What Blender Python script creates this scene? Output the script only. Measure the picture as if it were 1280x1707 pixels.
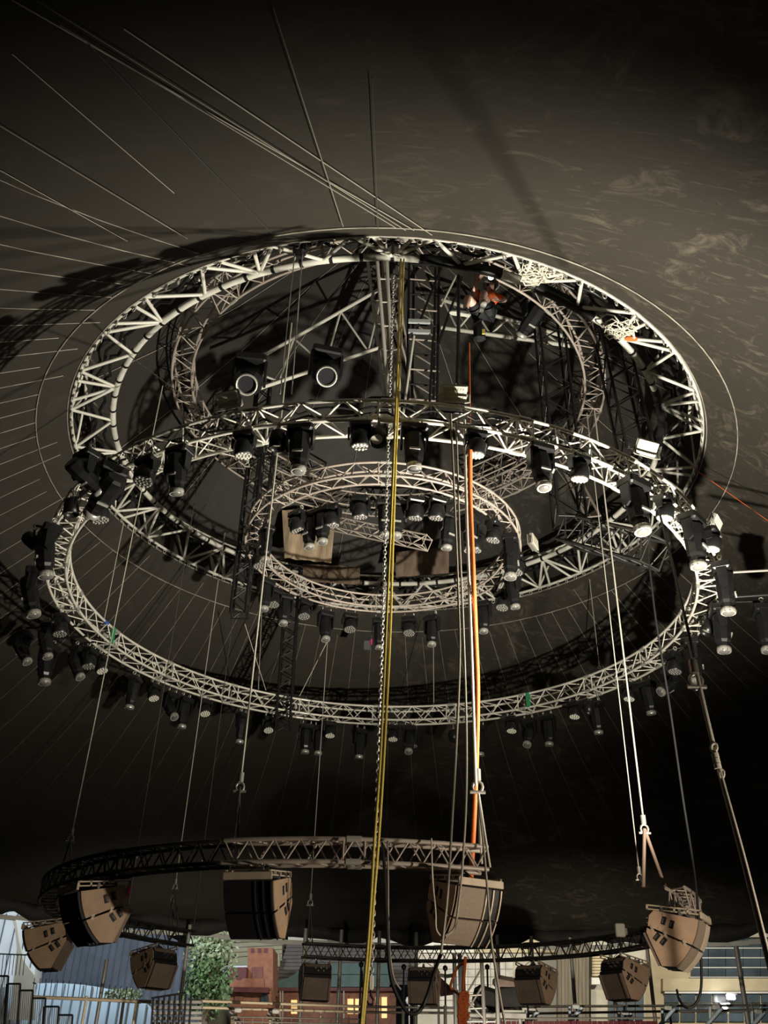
import bpy, math, random
from mathutils import Vector, Matrix, Quaternion
random.seed(7)
V = Vector
PI = math.pi
sc = bpy.context.scene
COL = sc.collection
for o in list(bpy.data.objects):
    bpy.data.objects.remove(o, do_unlink=True)

# ------------------------------------------------------------------ camera
FPX, PITCH, ROLL, DIST, HCAM = 1513.0, math.radians(31.925), math.radians(1.9), 16.0, 1.6
cam = bpy.data.cameras.new('camera')
camo = bpy.data.objects.new('camera', cam)
COL.objects.link(camo)
cam.sensor_fit = 'HORIZONTAL'
cam.sensor_width = 36.0
cam.lens = 36.0 * FPX / 1280.0
cam.clip_end = 400
camo.matrix_world = Matrix.Translation((0, -DIST, HCAM)) @ Matrix.Rotation(PI / 2 + PITCH, 4, 'X') @ Matrix.Rotation(ROLL, 4, 'Z')
sc.camera = camo

# ------------------------------------------------------------------ world, lights, exposure
w = bpy.data.worlds.new('night')
sc.world = w
w.use_nodes = True
w.node_tree.nodes['Background'].inputs[0].default_value = (0.55, 0.65, 0.8, 1)
w.node_tree.nodes['Background'].inputs[1].default_value = 0.004
sc.view_settings.view_transform = 'Standard'
sc.view_settings.look = 'None'
sc.view_settings.gamma = 1.0
sc.view_settings.use_curve_mapping = False
sc.view_settings.exposure = 0.0


def aim(o, d):
    o.rotation_euler = V(d).to_track_quat('-Z', 'Y').to_euler()


def spot(name, loc, target, power, color, angle, blend, size):
    l = bpy.data.lights.new(name, 'SPOT')
    l.energy = power
    l.color = color
    l.spot_size = math.radians(angle)
    l.spot_blend = blend
    l.shadow_soft_size = size
    o = bpy.data.objects.new(name, l)
    COL.objects.link(o)
    o.location = loc
    aim(o, V(target) - V(loc))
    return o


def arealight(name, loc, target, power, color, sx, sy):
    l = bpy.data.lights.new(name, 'AREA')
    l.energy = power
    l.color = color
    l.shape = 'RECTANGLE'
    l.size = sx
    l.size_y = sy
    o = bpy.data.objects.new(name, l)
    COL.objects.link(o)
    o.location = loc
    aim(o, V(target) - V(loc))
    return o


# the work floodlight standing on the ground inside the tent, turned up at the rig
spot('work_floodlight', (4.7, -5.6, 3.35), (1.1, -3.1, 12.35), 7800, (1.0, 0.94, 0.80), 120, 1.0, 0.10)
# a smaller flood on the ground by the seating, turned at the low truss and its speakers
spot('seating_floodlight', (6.5, -10.0, 1.0), (1.2, -2.6, 3.5), 1700, (1.0, 0.86, 0.68), 80, 0.8, 0.12)
# two unseen fill spots, added to brighten the rails of the far stand
spot('stand_fill', (-2.0, 7.0, 0.5), (-6.0, 16.0, 1.6), 2400, (1.0, 0.90, 0.74), 84, 1.0, 0.2)
spot('stand_fill_right', (3.0, 7.0, 0.5), (6.5, 16.0, 1.6), 2400, (1.0, 0.90, 0.74), 84, 1.0, 0.2)
# street and yard lighting outside the tent
arealight('yard_floodlight', (-12, 23, 12), (-11, 46, 3), 2700, (0.80, 0.90, 1.0), 2, 1)
arealight('street_floodlight', (3, 25, 11), (0, 48, 4), 1900, (1.0, 0.88, 0.70), 2, 1)
arealight('street_floodlight_by_offices', (17, 24, 11), (17, 48, 4), 3000, (1.0, 0.92, 0.76), 2, 1)


# ------------------------------------------------------------------ pixel -> world
def ray(px, py):
    a, b = px - 640.0, py - 853.5
    c, s = math.cos(ROLL), math.sin(ROLL)
    u, v = a * c + b * s, -a * s + b * c
    xc, yc = u / FPX, -v / FPX
    return V((xc, math.cos(PITCH) - yc * math.sin(PITCH), math.sin(PITCH) + yc * math.cos(PITCH)))


CAM = V((0, -DIST, HCAM))


def proj(p):
    x, y, z = p[0], p[1] + DIST, p[2] - HCAM
    yc, zc = z * math.cos(PITCH) - y * math.sin(PITCH), y * math.cos(PITCH) + z * math.sin(PITCH)
    u, v = FPX * x / zc, -FPX * yc / zc
    c, s = math.cos(ROLL), math.sin(ROLL)
    return 640 + u * c - v * s, 853.5 + u * s + v * c


def at_z(px, py, z):
    d = ray(px, py)
    return CAM + d * ((z - HCAM) / d.z)


def at_y(px, py, y):
    d = ray(px, py)
    return CAM + d * ((y + DIST) / d.y)


def pol(R, th, z):
    return V((R * math.sin(th), -R * math.cos(th), z))


def theta(p):
    return math.atan2(p.x, -p.y)


# ------------------------------------------------------------------ materials
MATS = {}


def mat(name, col, rough=0.5, metal=0.0, var=0.0, scale=8.0, bump=0.0, emit=None, estr=0.0, spec=0.5, stretch=None, bscale=None):
    m = bpy.data.materials.new(name)
    m.use_nodes = True
    nt = m.node_tree
    b = nt.nodes['Principled BSDF']
    b.inputs['Base Color'].default_value = (*col, 1)
    b.inputs['Roughness'].default_value = rough
    b.inputs['Metallic'].default_value = metal
    b.inputs['Specular IOR Level'].default_value = spec
    if var or bump:
        tc = nt.nodes.new('ShaderNodeTexCoord')
        mp = nt.nodes.new('ShaderNodeMapping')
        nt.links.new(tc.outputs['Object'], mp.inputs['Vector'])
        if stretch:
            mp.inputs['Scale'].default_value = stretch
        n = nt.nodes.new('ShaderNodeTexNoise')
        n.inputs['Scale'].default_value = scale
        n.inputs['Detail'].default_value = 5
        nt.links.new(mp.outputs['Vector'], n.inputs['Vector'])
        if var:
            r = nt.nodes.new('ShaderNodeValToRGB')
            r.color_ramp.elements[0].position = 0.3
            r.color_ramp.elements[1].position = 0.7
            r.color_ramp.elements[0].color = (*[c * (1 - var) for c in col], 1)
            r.color_ramp.elements[1].color = (*[min(1, c * (1 + var)) for c in col], 1)
            nt.links.new(n.outputs['Fac'], r.inputs['Fac'])
            nt.links.new(r.outputs['Color'], b.inputs['Base Color'])
        if bump:
            bn = nt.nodes.new('ShaderNodeBump')
            bn.inputs['Strength'].default_value = bump
            bn.inputs['Distance'].default_value = 0.05
            nt.links.new(n.outputs['Fac'], bn.inputs['Height'])
            nt.links.new(bn.outputs['Normal'], b.inputs['Normal'])
    if emit:
        b.inputs['Emission Color'].default_value = (*emit, 1)
        b.inputs['Emission Strength'].default_value = estr
    MATS[name] = m
    return m


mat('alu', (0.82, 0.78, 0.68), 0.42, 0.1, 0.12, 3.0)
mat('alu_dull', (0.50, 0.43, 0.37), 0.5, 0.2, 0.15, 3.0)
mat('steel_white', (0.76, 0.74, 0.65), 0.5, 0.05, 0.22, 2.0)
mat('black_steel', (0.018, 0.018, 0.018), 0.38, 0.2, 0.3, 4.0)
mat('pa_black', (0.035, 0.033, 0.030), 0.45, 0.2, 0.3, 4.0)
mat('black_plastic', (0.012, 0.012, 0.012), 0.34, 0.0, 0.2, 6.0)
mat('chrome', (0.75, 0.73, 0.68), 0.22, 0.9)
mat('silver', (0.62, 0.60, 0.54), 0.35, 0.5)
mat('lens_face', (0.88, 0.86, 0.74), 0.35, 0.1)
mat('lens_dark', (0.22, 0.21, 0.19), 0.25, 0.3)
mat('lens_glass', (0.03, 0.03, 0.035), 0.05, 0.0, spec=1.0)
mat('flood_glass', (0.74, 0.71, 0.58), 0.25)
mat('flood_lens', (0.55, 0.52, 0.42), 0.3)
mat('flood_body', (0.30, 0.29, 0.25), 0.5, 0.2)
mat('wire', (0.62, 0.58, 0.48), 0.45, 0.3)
mat('wire_dark', (0.10, 0.095, 0.085), 0.5, 0.2)
mat('chain', (0.72, 0.70, 0.64), 0.35, 0.6)
mat('rope_yellow', (0.95, 0.72, 0.16), 0.7, 0, 0.15, 60)
mat('rope_orange', (0.95, 0.20, 0.05), 0.75, 0, 0.2, 60)
mat('rope_white', (0.66, 0.62, 0.52), 0.8, 0, 0.15, 60)
mat('rope_grey', (0.36, 0.33, 0.27), 0.8, 0, 0.2, 60)
mat('cable_black', (0.016, 0.016, 0.016), 0.5)
mat('strap_brown', (0.36, 0.25, 0.19), 0.8, 0, 0.2, 20)
mat('tape_green', (0.04, 0.30, 0.12), 0.6)
mat('tape_blue', (0.05, 0.12, 0.5), 0.6)
mat('tape_pink', (0.85, 0.05, 0.30), 0.6)
mat('speaker_tan', (0.58, 0.40, 0.27), 0.62, 0, 0.12, 5.0)
mat('speaker_brown', (0.26, 0.195, 0.15), 0.65, 0, 0.15, 5.0)
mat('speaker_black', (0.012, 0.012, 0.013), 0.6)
mat('grille', (0.30, 0.235, 0.175), 0.75, 0, 0.1, 40)
mat('frame_tan', (0.66, 0.55, 0.42), 0.5, 0.1, 0.1, 8)
mat('frame_grey', (0.16, 0.16, 0.17), 0.5, 0.2)
mat('skin', (0.80, 0.50, 0.41), 0.6, 0, 0.08, 10)
mat('shirt_orange', (0.95, 0.17, 0.03), 0.8, 0, 0.15, 10)
mat('shorts_dark', (0.006, 0.008, 0.010), 0.8)
mat('shoe_grey', (0.06, 0.06, 0.06), 0.7)
mat('sole', (0.42, 0.42, 0.37), 0.8, 0, 0.12, 30)
mat('helmet', (0.30, 0.30, 0.28), 0.4)
mat('headlamp', (1, 1, 0.8), 0.3, emit=(1.0, 1.0, 0.70), estr=14)
mat('hair', (0.03, 0.02, 0.015), 0.7)
mat('seam', (0.36, 0.33, 0.27), 0.5, 0, 0.4, 3)
mat('hem_white', (0.66, 0.66, 0.60), 0.7, 0, 0.1, 2)
mat('canvas_dark', (0.020, 0.018, 0.016), 0.8, 0, 0.4, 2, 0.3)
mat('pole_grey', (0.42, 0.40, 0.37), 0.5, 0.4, 0.3, 3)
mat('red_seat', (0.13, 0.015, 0.02), 0.6)
mat('rail_cream', (0.80, 0.66, 0.46), 0.5, 0.1, 0.15, 3)
mat('rail_grey', (0.26, 0.24, 0.21), 0.5, 0.3, 0.2, 3)
mat('brace_blue', (0.70, 0.82, 0.90), 0.5, 0.1, 0.1, 5)
mat('brick', (0.30, 0.135, 0.085), 0.85, 0, 0.22, 3.5, 0.1)
mat('brick_dark', (0.20, 0.09, 0.06), 0.85, 0, 0.22, 3.5)
mat('brick_panel', (0.19, 0.075, 0.065), 0.8, 0, 0.15, 3)
mat('maroon', (0.12, 0.035, 0.04), 0.7, 0, 0.2, 3)
mat('roof_sheet', (0.105, 0.10, 0.095), 0.6, 0.1, 0.15, 2)
mat('teal_roof', (0.075, 0.145, 0.14), 0.6, 0, 0.15, 2)
mat('pale_wall', (0.42, 0.40, 0.33), 0.8, 0, 0.12, 1.5)
mat('pale_green_wall', (0.40, 0.41, 0.29), 0.8, 0, 0.12, 1.5)
mat('white_tile', (0.50, 0.48, 0.42), 0.6, 0, 0.2, 2)
mat('cream_wall', (0.50, 0.43, 0.28), 0.8, 0, 0.1, 1.5)
mat('plank', (0.15, 0.128, 0.092), 0.85, 0, 0.25, 1.2, 0, stretch=(5, 5, 0.3))
mat('glass_blue', (0.055, 0.075, 0.09), 0.2, 0, 0.3, 0.8)
mat('mullion', (0.62, 0.62, 0.58), 0.5)
mat('tent_pale', (0.30, 0.385, 0.44), 0.7, 0, 0.15, 0.7)
mat('tent_white', (0.58, 0.62, 0.62), 0.7, 0, 0.1, 0.7)
mat('tent_slate', (0.085, 0.105, 0.14), 0.7, 0, 0.2, 0.9)
mat('tent_beige', (0.24, 0.22, 0.17), 0.8, 0, 0.15, 1)
mat('seam_slate', (0.10, 0.13, 0.155), 0.7)
mat('window_lit', (0.9, 0.6, 0.25), 0.5, emit=(1.0, 0.62, 0.25), estr=0.9)
mat('lamp_lit', (1, 1, 1), 0.5, emit=(1.0, 0.98, 0.92), estr=9)
mat('leaf', (0.10, 0.17, 0.065), 0.7, 0, 0.4, 1.2)
mat('leaf_light', (0.26, 0.32, 0.19), 0.7, 0, 0.4, 1.2)
mat('bark', (0.10, 0.075, 0.05), 0.9, 0, 0.3, 4)
mat('ground', (0.05, 0.045, 0.04), 0.95, 0, 0.3, 1.5, 0.3)
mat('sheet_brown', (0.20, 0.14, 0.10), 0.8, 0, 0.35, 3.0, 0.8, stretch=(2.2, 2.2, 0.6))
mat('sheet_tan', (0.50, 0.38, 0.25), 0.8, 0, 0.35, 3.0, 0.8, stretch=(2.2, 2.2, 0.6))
mat('cloth_red', (0.42, 0.16, 0.13), 0.8, 0, 0.3, 2)
mat('cloth_pale', (0.44, 0.40, 0.31), 0.8, 0, 0.25, 2)


# tent fabric: black-brown vinyl with scuffs
def roof_material(name, base):
    m = bpy.data.materials.new(name)
    m.use_nodes = True
    nt = m.node_tree
    N, L = nt.nodes, nt.links
    b = N['Principled BSDF']
    tc = N.new('ShaderNodeTexCoord')
    n1 = N.new('ShaderNodeTexNoise')
    n1.inputs['Scale'].default_value = 1.3
    n1.inputs['Detail'].default_value = 9
    n1.inputs['Roughness'].default_value = 0.72
    n1.inputs['Distortion'].default_value = 1.2
    L.new(tc.outputs['Object'], n1.inputs['Vector'])
    r1 = N.new('ShaderNodeValToRGB')
    r1.color_ramp.elements[0].position = 0.54
    r1.color_ramp.elements[1].position = 0.74
    r1.color_ramp.elements[0].color = (0, 0, 0, 1)
    r1.color_ramp.elements[1].color = (1, 1, 1, 1)
    L.new(n1.outputs['Fac'], r1.inputs['Fac'])
    # worn side of the tent: scuffs are stronger where x is positive
    sx = N.new('ShaderNodeSeparateXYZ')
    L.new(tc.outputs['Object'], sx.inputs[0])
    mr = N.new('ShaderNodeMapRange')
    mr.inputs['From Min'].default_value = -1.5
    mr.inputs['From Max'].default_value = 3.5
    mr.inputs['To Min'].default_value = 0.12
    mr.inputs['To Max'].default_value = 0.8
    L.new(sx.outputs['X'], mr.inputs['Value'])
    mu = N.new('ShaderNodeMath')
    mu.operation = 'MULTIPLY'
    L.new(r1.outputs['Color'], mu.inputs[0])
    L.new(mr.outputs['Result'], mu.inputs[1])
    # fine streaks dragged across the vinyl
    mp = N.new('ShaderNodeMapping')
    mp.inputs['Rotation'].default_value = (0, 0, 0.6)
    mp.inputs['Scale'].default_value = (0.7, 3.2, 2.0)
    L.new(tc.outputs['Object'], mp.inputs['Vector'])
    wv = N.new('ShaderNodeTexNoise')
    wv.inputs['Scale'].default_value = 2.2
    wv.inputs['Detail'].default_value = 8
    wv.inputs['Roughness'].default_value = 0.7
    wv.inputs['Distortion'].default_value = 0.8
    L.new(mp.outputs['Vector'], wv.inputs['Vector'])
    r2 = N.new('ShaderNodeValToRGB')
    r2.color_ramp.elements[0].position = 0.56
    r2.color_ramp.elements[1].position = 0.72
    r2.color_ramp.elements[0].color = (0, 0, 0, 1)
    r2.color_ramp.elements[1].color = (0.8, 0.8, 0.8, 1)
    L.new(wv.outputs['Fac'], r2.inputs['Fac'])
    m2 = N.new('ShaderNodeMath')
    m2.operation = 'MULTIPLY'
    L.new(r2.outputs['Color'], m2.inputs[0])
    L.new(mr.outputs['Result'], m2.inputs[1])
    mx = N.new('ShaderNodeMath')
    mx.operation = 'MAXIMUM'
    L.new(mu.outputs[0], mx.inputs[0])
    L.new(m2.outputs[0], mx.inputs[1])
    mix = N.new('ShaderNodeMix')
    mix.data_type = 'RGBA'
    mix.inputs[6].default_value = (*base, 1)
    mix.inputs[7].default_value = (base[0] * 4.2, base[1] * 3.9, base[2] * 3.5, 1)
    L.new(mx.outputs[0], mix.inputs[0])
    L.new(mix.outputs[2], b.inputs['Base Color'])
    b.inputs['Roughness'].default_value = 0.62
    b.inputs['Specular IOR Level'].default_value = 0.3
    n2 = N.new('ShaderNodeTexNoise')
    n2.inputs['Scale'].default_value = 0.7
    n2.inputs['Detail'].default_value = 4
    L.new(tc.outputs['Object'], n2.inputs['Vector'])
    bn = N.new('ShaderNodeBump')
    bn.inputs['Strength'].default_value = 0.25
    bn.inputs['Distance'].default_value = 0.1
    L.new(n2.outputs['Fac'], bn.inputs['Height'])
    L.new(bn.outputs['Normal'], b.inputs['Normal'])
    MATS[name] = m


roof_material('roof_vinyl', (0.046, 0.041, 0.033))
roof_material('cap_vinyl', (0.040, 0.037, 0.032))


# ------------------------------------------------------------------ mesh builder
class MB:
    def __init__(s):
        s.v, s.f, s.sm = [], [], []

    def add(s, vs, fs, smooth=False):
        k = len(s.v)
        s.v += [tuple(p) for p in vs]
        s.f += [tuple(i + k for i in f) for f in fs]
        s.sm += [smooth] * len(fs)
        return s

    def box(s, c, d, rot=None):
        c = V(c)
        h = V(d) / 2
        ps = []
        for z in (-1, 1):
            for y in (-1, 1):
                for x in (-1, 1):
                    p = V((x * h.x, y * h.y, z * h.z))
                    if rot:
                        p = rot @ p
                    ps.append(c + p)
        return s.add(ps, [(0, 2, 3, 1), (4, 5, 7, 6), (0, 1, 5, 4), (2, 6, 7, 3), (0, 4, 6, 2), (1, 3, 7, 5)])

    def bevbox(s, c, d, b=0.02, rot=None):
        c = V(c)
        hx, hy, hz = d[0] / 2, d[1] / 2, d[2] / 2
        b = min(b, hx * .9, hy * .9, hz * .9)
        ring = [(-hx + b, -hy), (hx - b, -hy), (hx, -hy + b), (hx, hy - b), (hx - b, hy), (-hx + b, hy), (-hx, hy - b), (-hx, -hy + b)]
        ps = []
        for z, k in ((-hz, 1), (-hz + b, 0), (hz - b, 0), (hz, 1)):
            for x, y in ring:
                q = V((x * (1 - k * b / hx), y * (1 - k * b / hy), z))
                if rot:
                    q = rot @ q
                ps.append(c + q)
        fs = [tuple(reversed(range(8))), tuple(range(24, 32))]
        for l in range(3):
            for i in range(8):
                j = (i + 1) % 8
                fs.append((l * 8 + i, l * 8 + j, l * 8 + 8 + j, l * 8 + 8 + i))
        return s.add(ps, fs)

    def cyl(s, a, b, r0, r1=None, n=10, caps=True, smooth=True):
        a, b = V(a), V(b)
        r1 = r0 if r1 is None else r1
        d = b - a
        q = d.to_track_quat('Z', 'Y')
        ps = []
        for c, r in ((a, r0), (b, r1)):
            for i in range(n):
                t = 2 * PI * i / n
                ps.append(c + q @ V((r * math.cos(t), r * math.sin(t), 0)))
        s.add(ps, [(i, (i + 1) % n, n + (i + 1) % n, n + i) for i in range(n)], smooth)
        if caps:
            s.add(ps, [tuple(reversed(range(n))), tuple(range(n, 2 * n))])
        return s

    def tube(s, pts, r, n=6, closed=False):
        pts = [V(p) for p in pts]
        m = len(pts)
        rr = r if isinstance(r, (list, tuple)) else [r] * m
        ps = []
        nrm = None
        for i, p in enumerate(pts):
            if closed:
                t = (pts[(i + 1) % m] - pts[i - 1])
            else:
                t = pts[min(i + 1, m - 1)] - pts[max(i - 1, 0)]
            t.normalize()
            if nrm is None:
                nrm = t.orthogonal().normalized() if abs(t.z) > .9 else t.cross(V((0, 0, 1))).normalized()
            nrm = (nrm - t * nrm.dot(t)).normalized()
            bn = t.cross(nrm)
            for k in range(n):
                a = 2 * PI * k / n
                ps.append(p + (nrm * math.cos(a) + bn * math.sin(a)) * rr[i])
        fs = []
        for i in range(m if closed else m - 1):
            j = (i + 1) % m
            for k in range(n):
                l = (k + 1) % n
                fs.append((i * n + k, i * n + l, j * n + l, j * n + k))
        s.add(ps, fs, True)
        if not closed:
            s.add(ps, [tuple(reversed(range(n))), tuple(range((m - 1) * n, m * n))])
        return s

    def lathe(s, prof, n=16, M=None, smooth=True):
        ps = []
        for r, z in prof:
            for i in range(n):
                t = 2 * PI * i / n
                p = V((r * math.cos(t), r * math.sin(t), z))
                ps.append(M @ p if M else p)
        fs = []
        for l in range(len(prof) - 1):
            for i in range(n):
                j = (i + 1) % n
                fs.append((l * n + i, l * n + j, l * n + n + j, l * n + n + i))
        s.add(ps, fs, smooth)
        s.add(ps, [tuple(reversed(range(n))), tuple(range((len(prof) - 1) * n, len(prof) * n))])
        return s

    def prism(s, poly, off):
        poly = [V(p) for p in poly]
        off = V(off)
        n = len(poly)
        ps = poly + [p + off for p in poly]
        fs = [tuple(range(n)), tuple(reversed(range(n, 2 * n)))]
        fs += [((i + 1) % n, i, n + i, n + (i + 1) % n) for i in range(n)]
        return s.add(ps, fs)

    def build(s, name, m, parent=None, world=False):
        me = bpy.data.meshes.new(name)
        me.from_pydata(s.v, [], s.f)
        me.polygons.foreach_set('use_smooth', s.sm)
        me.materials.append(MATS[m])
        me.update()
        return put(name, me, parent, world)


def put(name, me, parent=None, world=False):
    o = bpy.data.objects.new(name, me)
    COL.objects.link(o)
    if parent:
        o.parent = parent
        if world:
            o.matrix_parent_inverse = wmat(parent).inverted()
    return o


def wmat(o):
    if o.parent:
        return wmat(o.parent) @ o.matrix_parent_inverse @ o.matrix_basis
    return o.matrix_basis.copy()


def tag(o, label, cat, group=None, kind=None):
    if label:
        o['label'] = label
    if cat:
        o['category'] = cat
    if group:
        o['group'] = group
    if kind:
        o['kind'] = kind
    return o


def thing(name, label, cat, loc=(0, 0, 0), group=None):
    o = bpy.data.objects.new(name, None)
    COL.objects.link(o)
    o.empty_display_size = 0.1
    o.location = loc
    return tag(o, label, cat, group)


def structure(o):
    o['kind'] = 'structure'
    return o


_unit = {}


def unit(m, n=6):
    if (m, n) not in _unit:
        mb = MB().cyl((0, 0, 0), (0, 0, 1), 1, n=n)
        me = bpy.data.meshes.new('bar_' + m)
        me.from_pydata(mb.v, [], mb.f)
        me.polygons.foreach_set('use_smooth', mb.sm)
        me.materials.append(MATS[m])
        _unit[(m, n)] = me
    return _unit[(m, n)]


def bar(name, a, b, r, m, parent=None, n=6, label=None):
    a, b = V(a), V(b)
    d = b - a
    M = Matrix.Translation(a) @ d.to_track_quat('Z', 'Y').to_matrix().to_4x4() @ Matrix.Diagonal((r, r, d.length, 1))
    o = put(name, unit(m, n), parent, True)
    o.matrix_basis = M
    if label:
        o['label'] = label
    return o


def bars(root, name, segs, r, m, limit=300):
    segs = sorted(segs, key=lambda s: ((V(s[0]) + V(s[1])) / 2 - CAM).length)
    for a, b in segs[:limit]:
        bar(name, a, b, r, m, root)
    if len(segs) > limit:
        mb = MB()
        for a, b in segs[limit:]:
            mb.cyl(a, b, r, n=6)
        mb.build('far_' + name + 's', m, root, True)['kind'] = 'stuff'


# ------------------------------------------------------------------ setting: ground, roof, cupola cover
g = MB()
g.add([(-70, -30, 0), (70, -30, 0), (70, 90, 0), (-70, 90, 0)], [(0, 1, 2, 3)])
structure(g.build('floor', 'ground'))

RP = [(6.50, 12.47), (7.02, 12.07), (8, 11.36), (9, 10.66), (10, 10.0), (11, 9.4), (12.5, 8.62), (14, 7.95), (15.5, 7.37), (17, 6.85), (18.5, 6.45), (20, 6.1)]


def roofz(r):
    for (r0, z0), (r1, z1) in zip(RP, RP[1:]):
        if r <= r1:
            return z0 + (z1 - z0) * (r - r0) / (r1 - r0)
    return RP[-1][1]


mb = MB()
NA = 96
ps, fs = [], []
for i, (r, z) in enumerate(RP):
    for k in range(NA):
        ps.append(pol(r, 2 * PI * k / NA, z))
for i in range(len(RP) - 1):
    for k in range(NA):
        l = (k + 1) % NA
        fs.append((i * NA + k, i * NA + l, (i + 1) * NA + l, (i + 1) * NA + k))
mb.add(ps, fs, True)
ceiling = structure(mb.build('ceiling', 'roof_vinyl'))
ceiling['label'] = 'dark scuffed vinyl roof of the round tent'
for k in range(96):
    th = 2 * PI * (k + .5) / 96
    deg = math.degrees(th if th < PI else th - 2 * PI)
    if -24 < deg < 108:
        continue                      # the near and right panels carry no raised straps
    rs = 7.02 + random.choice((0, 0, -.3, .15))
    mb = MB()
    pts = [pol(r, th, roofz(r) - .012) for r in (rs, 8, 9, 10, 11, 12.5, 14)]
    mb.tube(pts, [.0075, .008, .007, .006, .005, .004, .002], 4)
    mb.build('seam_strap', 'seam', ceiling)
mb = MB()
mb.tube([pol(7.02, 2 * PI * k / 120, 12.045) for k in range(120)], .012, 5, True)
mb.build('ring_seam', 'seam', ceiling)
mb = MB()
mb.tube([pol(6.52, 2 * PI * k / 120, 12.44) for k in range(120)], .012, 5, True)
mb.build('opening_hem', 'seam', ceiling)

mb = MB()
ps, fs = [], []
CP = [(6.62, 12.6), (6.7, 13.5), (5.2, 14.9), (3.6, 16.6), (2.0, 18.6), (0.7, 19.9), (0.02, 20.2)]
for r, z in CP:
    for k in range(64):
        ps.append(pol(r, 2 * PI * k / 64, z))
for i in range(len(CP) - 1):
    for k in range(64):
        l = (k + 1) % 64
        fs.append((i * 64 + k, i * 64 + l, (i + 1) * 64 + l, (i + 1) * 64 + k))
mb.add(ps, fs, True)
cap = structure(mb.build('cupola_cover', 'cap_vinyl'))
cap['label'] = 'dark fabric cap over the cupola ring'
for k in range(16):
    th = 2 * PI * (k + .5) / 16
    MB().tube([pol(r - .02, th, z - .03) for r, z in CP[1:-1]], .008, 4).build('seam_strap', 'seam', cap)

# eave: rolled-up side canvas, hem and perimeter truss tube
mb = MB()
pts = []
for k in range(140):
    th = math.radians(70 + 220 * k / 139)
    pts.append(pol(19.9 + .05 * math.sin(k * 2.1), th, 6.0 + .09 * math.sin(k * 1.3) + .05 * math.sin(k * 3.1)))
mb.tube(pts, [.26 + .07 * math.sin(k * 1.9) for k in range(140)], 9)
roll = mb.build('rolled_side_canvas', 'canvas_dark')
tag(roll, 'dark side canvas rolled up along the eave of the tent', 'canvas')
mb = MB()
for k in range(100):
    t0, t1 = math.radians(70 + 2.2 * k), math.radians(70 + 2.2 * (k + 1))
    d = .05 * math.sin(k * .9)
    mb.add([pol(20.1, t0, 5.74 + d), pol(20.1, t1, 5.74 + d), pol(20.1, t1, 5.60 + d), pol(20.1, t0, 5.60 + d),
            pol(20.14, t0, 5.74 + d), pol(20.14, t1, 5.74 + d), pol(20.14, t1, 5.60 + d), pol(20.14, t0, 5.60 + d)],
           [(0, 1, 2, 3), (4, 7, 6, 5), (3, 2, 6, 7), (0, 4, 5, 1)])
hem = structure(mb.build('trim_1', 'hem_white'))
hem['label'] = 'pale hem of the tent along the eave'


# ------------------------------------------------------------------ trusses
def arc_truss(name, R, z, wd, ht, t0, t1, n, m, label, cat, cr, br, closed=False, limit=300, group=None, faces=(0, 1, 2, 3), couplers=0, cm='silver'):
    tm = (t0 + t1) / 2
    root = thing(name, label, cat, pol(R, tm, z - ht / 2), group)
    ri, ro, zb, zt = R - wd / 2, R + wd / 2, z - ht / 2, z + ht / 2
    cs = [(ri, zb), (ro, zb), (ro, zt), (ri, zt)]
    NP = max(24, int(n * 1.2))
    for r, zz in cs:
        k = NP if closed else NP + 1
        MB().tube([pol(r, t0 + (t1 - t0) * i / NP, zz) for i in range(k)], cr, 8, closed).build('chord', m, root, True)
    segs = []
    for i in range(n):
        a, b = t0 + (t1 - t0) * i / n, t0 + (t1 - t0) * (i + 1) / n
        for f in faces:
            p, q = cs[f], cs[(f + 1) % 4]
            if (i + f) % 2:
                p, q = q, p
            segs.append((pol(p[0], a, p[1]), pol(q[0], b, q[1])))
    bars(root, 'brace', segs, br, m, limit)
    if couplers:
        for i in range(couplers):
            th = t0 + (t1 - t0) * (i + (0 if closed else .5)) / couplers
            for r, zz in cs:
                dth = .085 / R
                bar('coupler', pol(r, th - dth, zz), pol(r, th + dth, zz), cr * 1.45, cm, root, 8)
            for a in (-1, 1):
                e = th + a * .12 / R
                for f in range(4):
                    p, q = cs[f], cs[(f + 1) % 4]
                    bar('end_frame_bar', pol(p[0], e, p[1]), pol(q[0], e, q[1]), br * 1.2, m, root)
    return root


def box_truss(root, a, b, wx, n, cr, br, m, side=None, wy=None):
    a, b = V(a), V(b)
    d = (b - a).normalized()
    s1 = V(side) if side else d.orthogonal()
    s1 = (s1 - d * s1.dot(d)).normalized()
    s2 = d.cross(s1)
    wy = wy or wx
    cs = [s1 * (sx * wx / 2) + s2 * (sy * wy / 2) for sx, sy in ((-1, -1), (1, -1), (1, 1), (-1, 1))]
    for c in cs:
        bar('chord', a + c, b + c, cr, m, root, 8)
    segs = []
    for i in range(n):
        p0, p1 = a + (b - a) * (i / n), a + (b - a) * ((i + 1) / n)
        for f in range(4):
            u, v = cs[f], cs[(f + 1) % 4]
            if (i + f) % 2:
                u, v = v, u
            segs.append((p0 + u, p1 + v))
    for p in (a, b):
        for f in range(4):
            segs.append((p + cs[f], p + cs[(f + 1) % 4]))
    bars(root, 'brace', segs, br, m)


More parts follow.
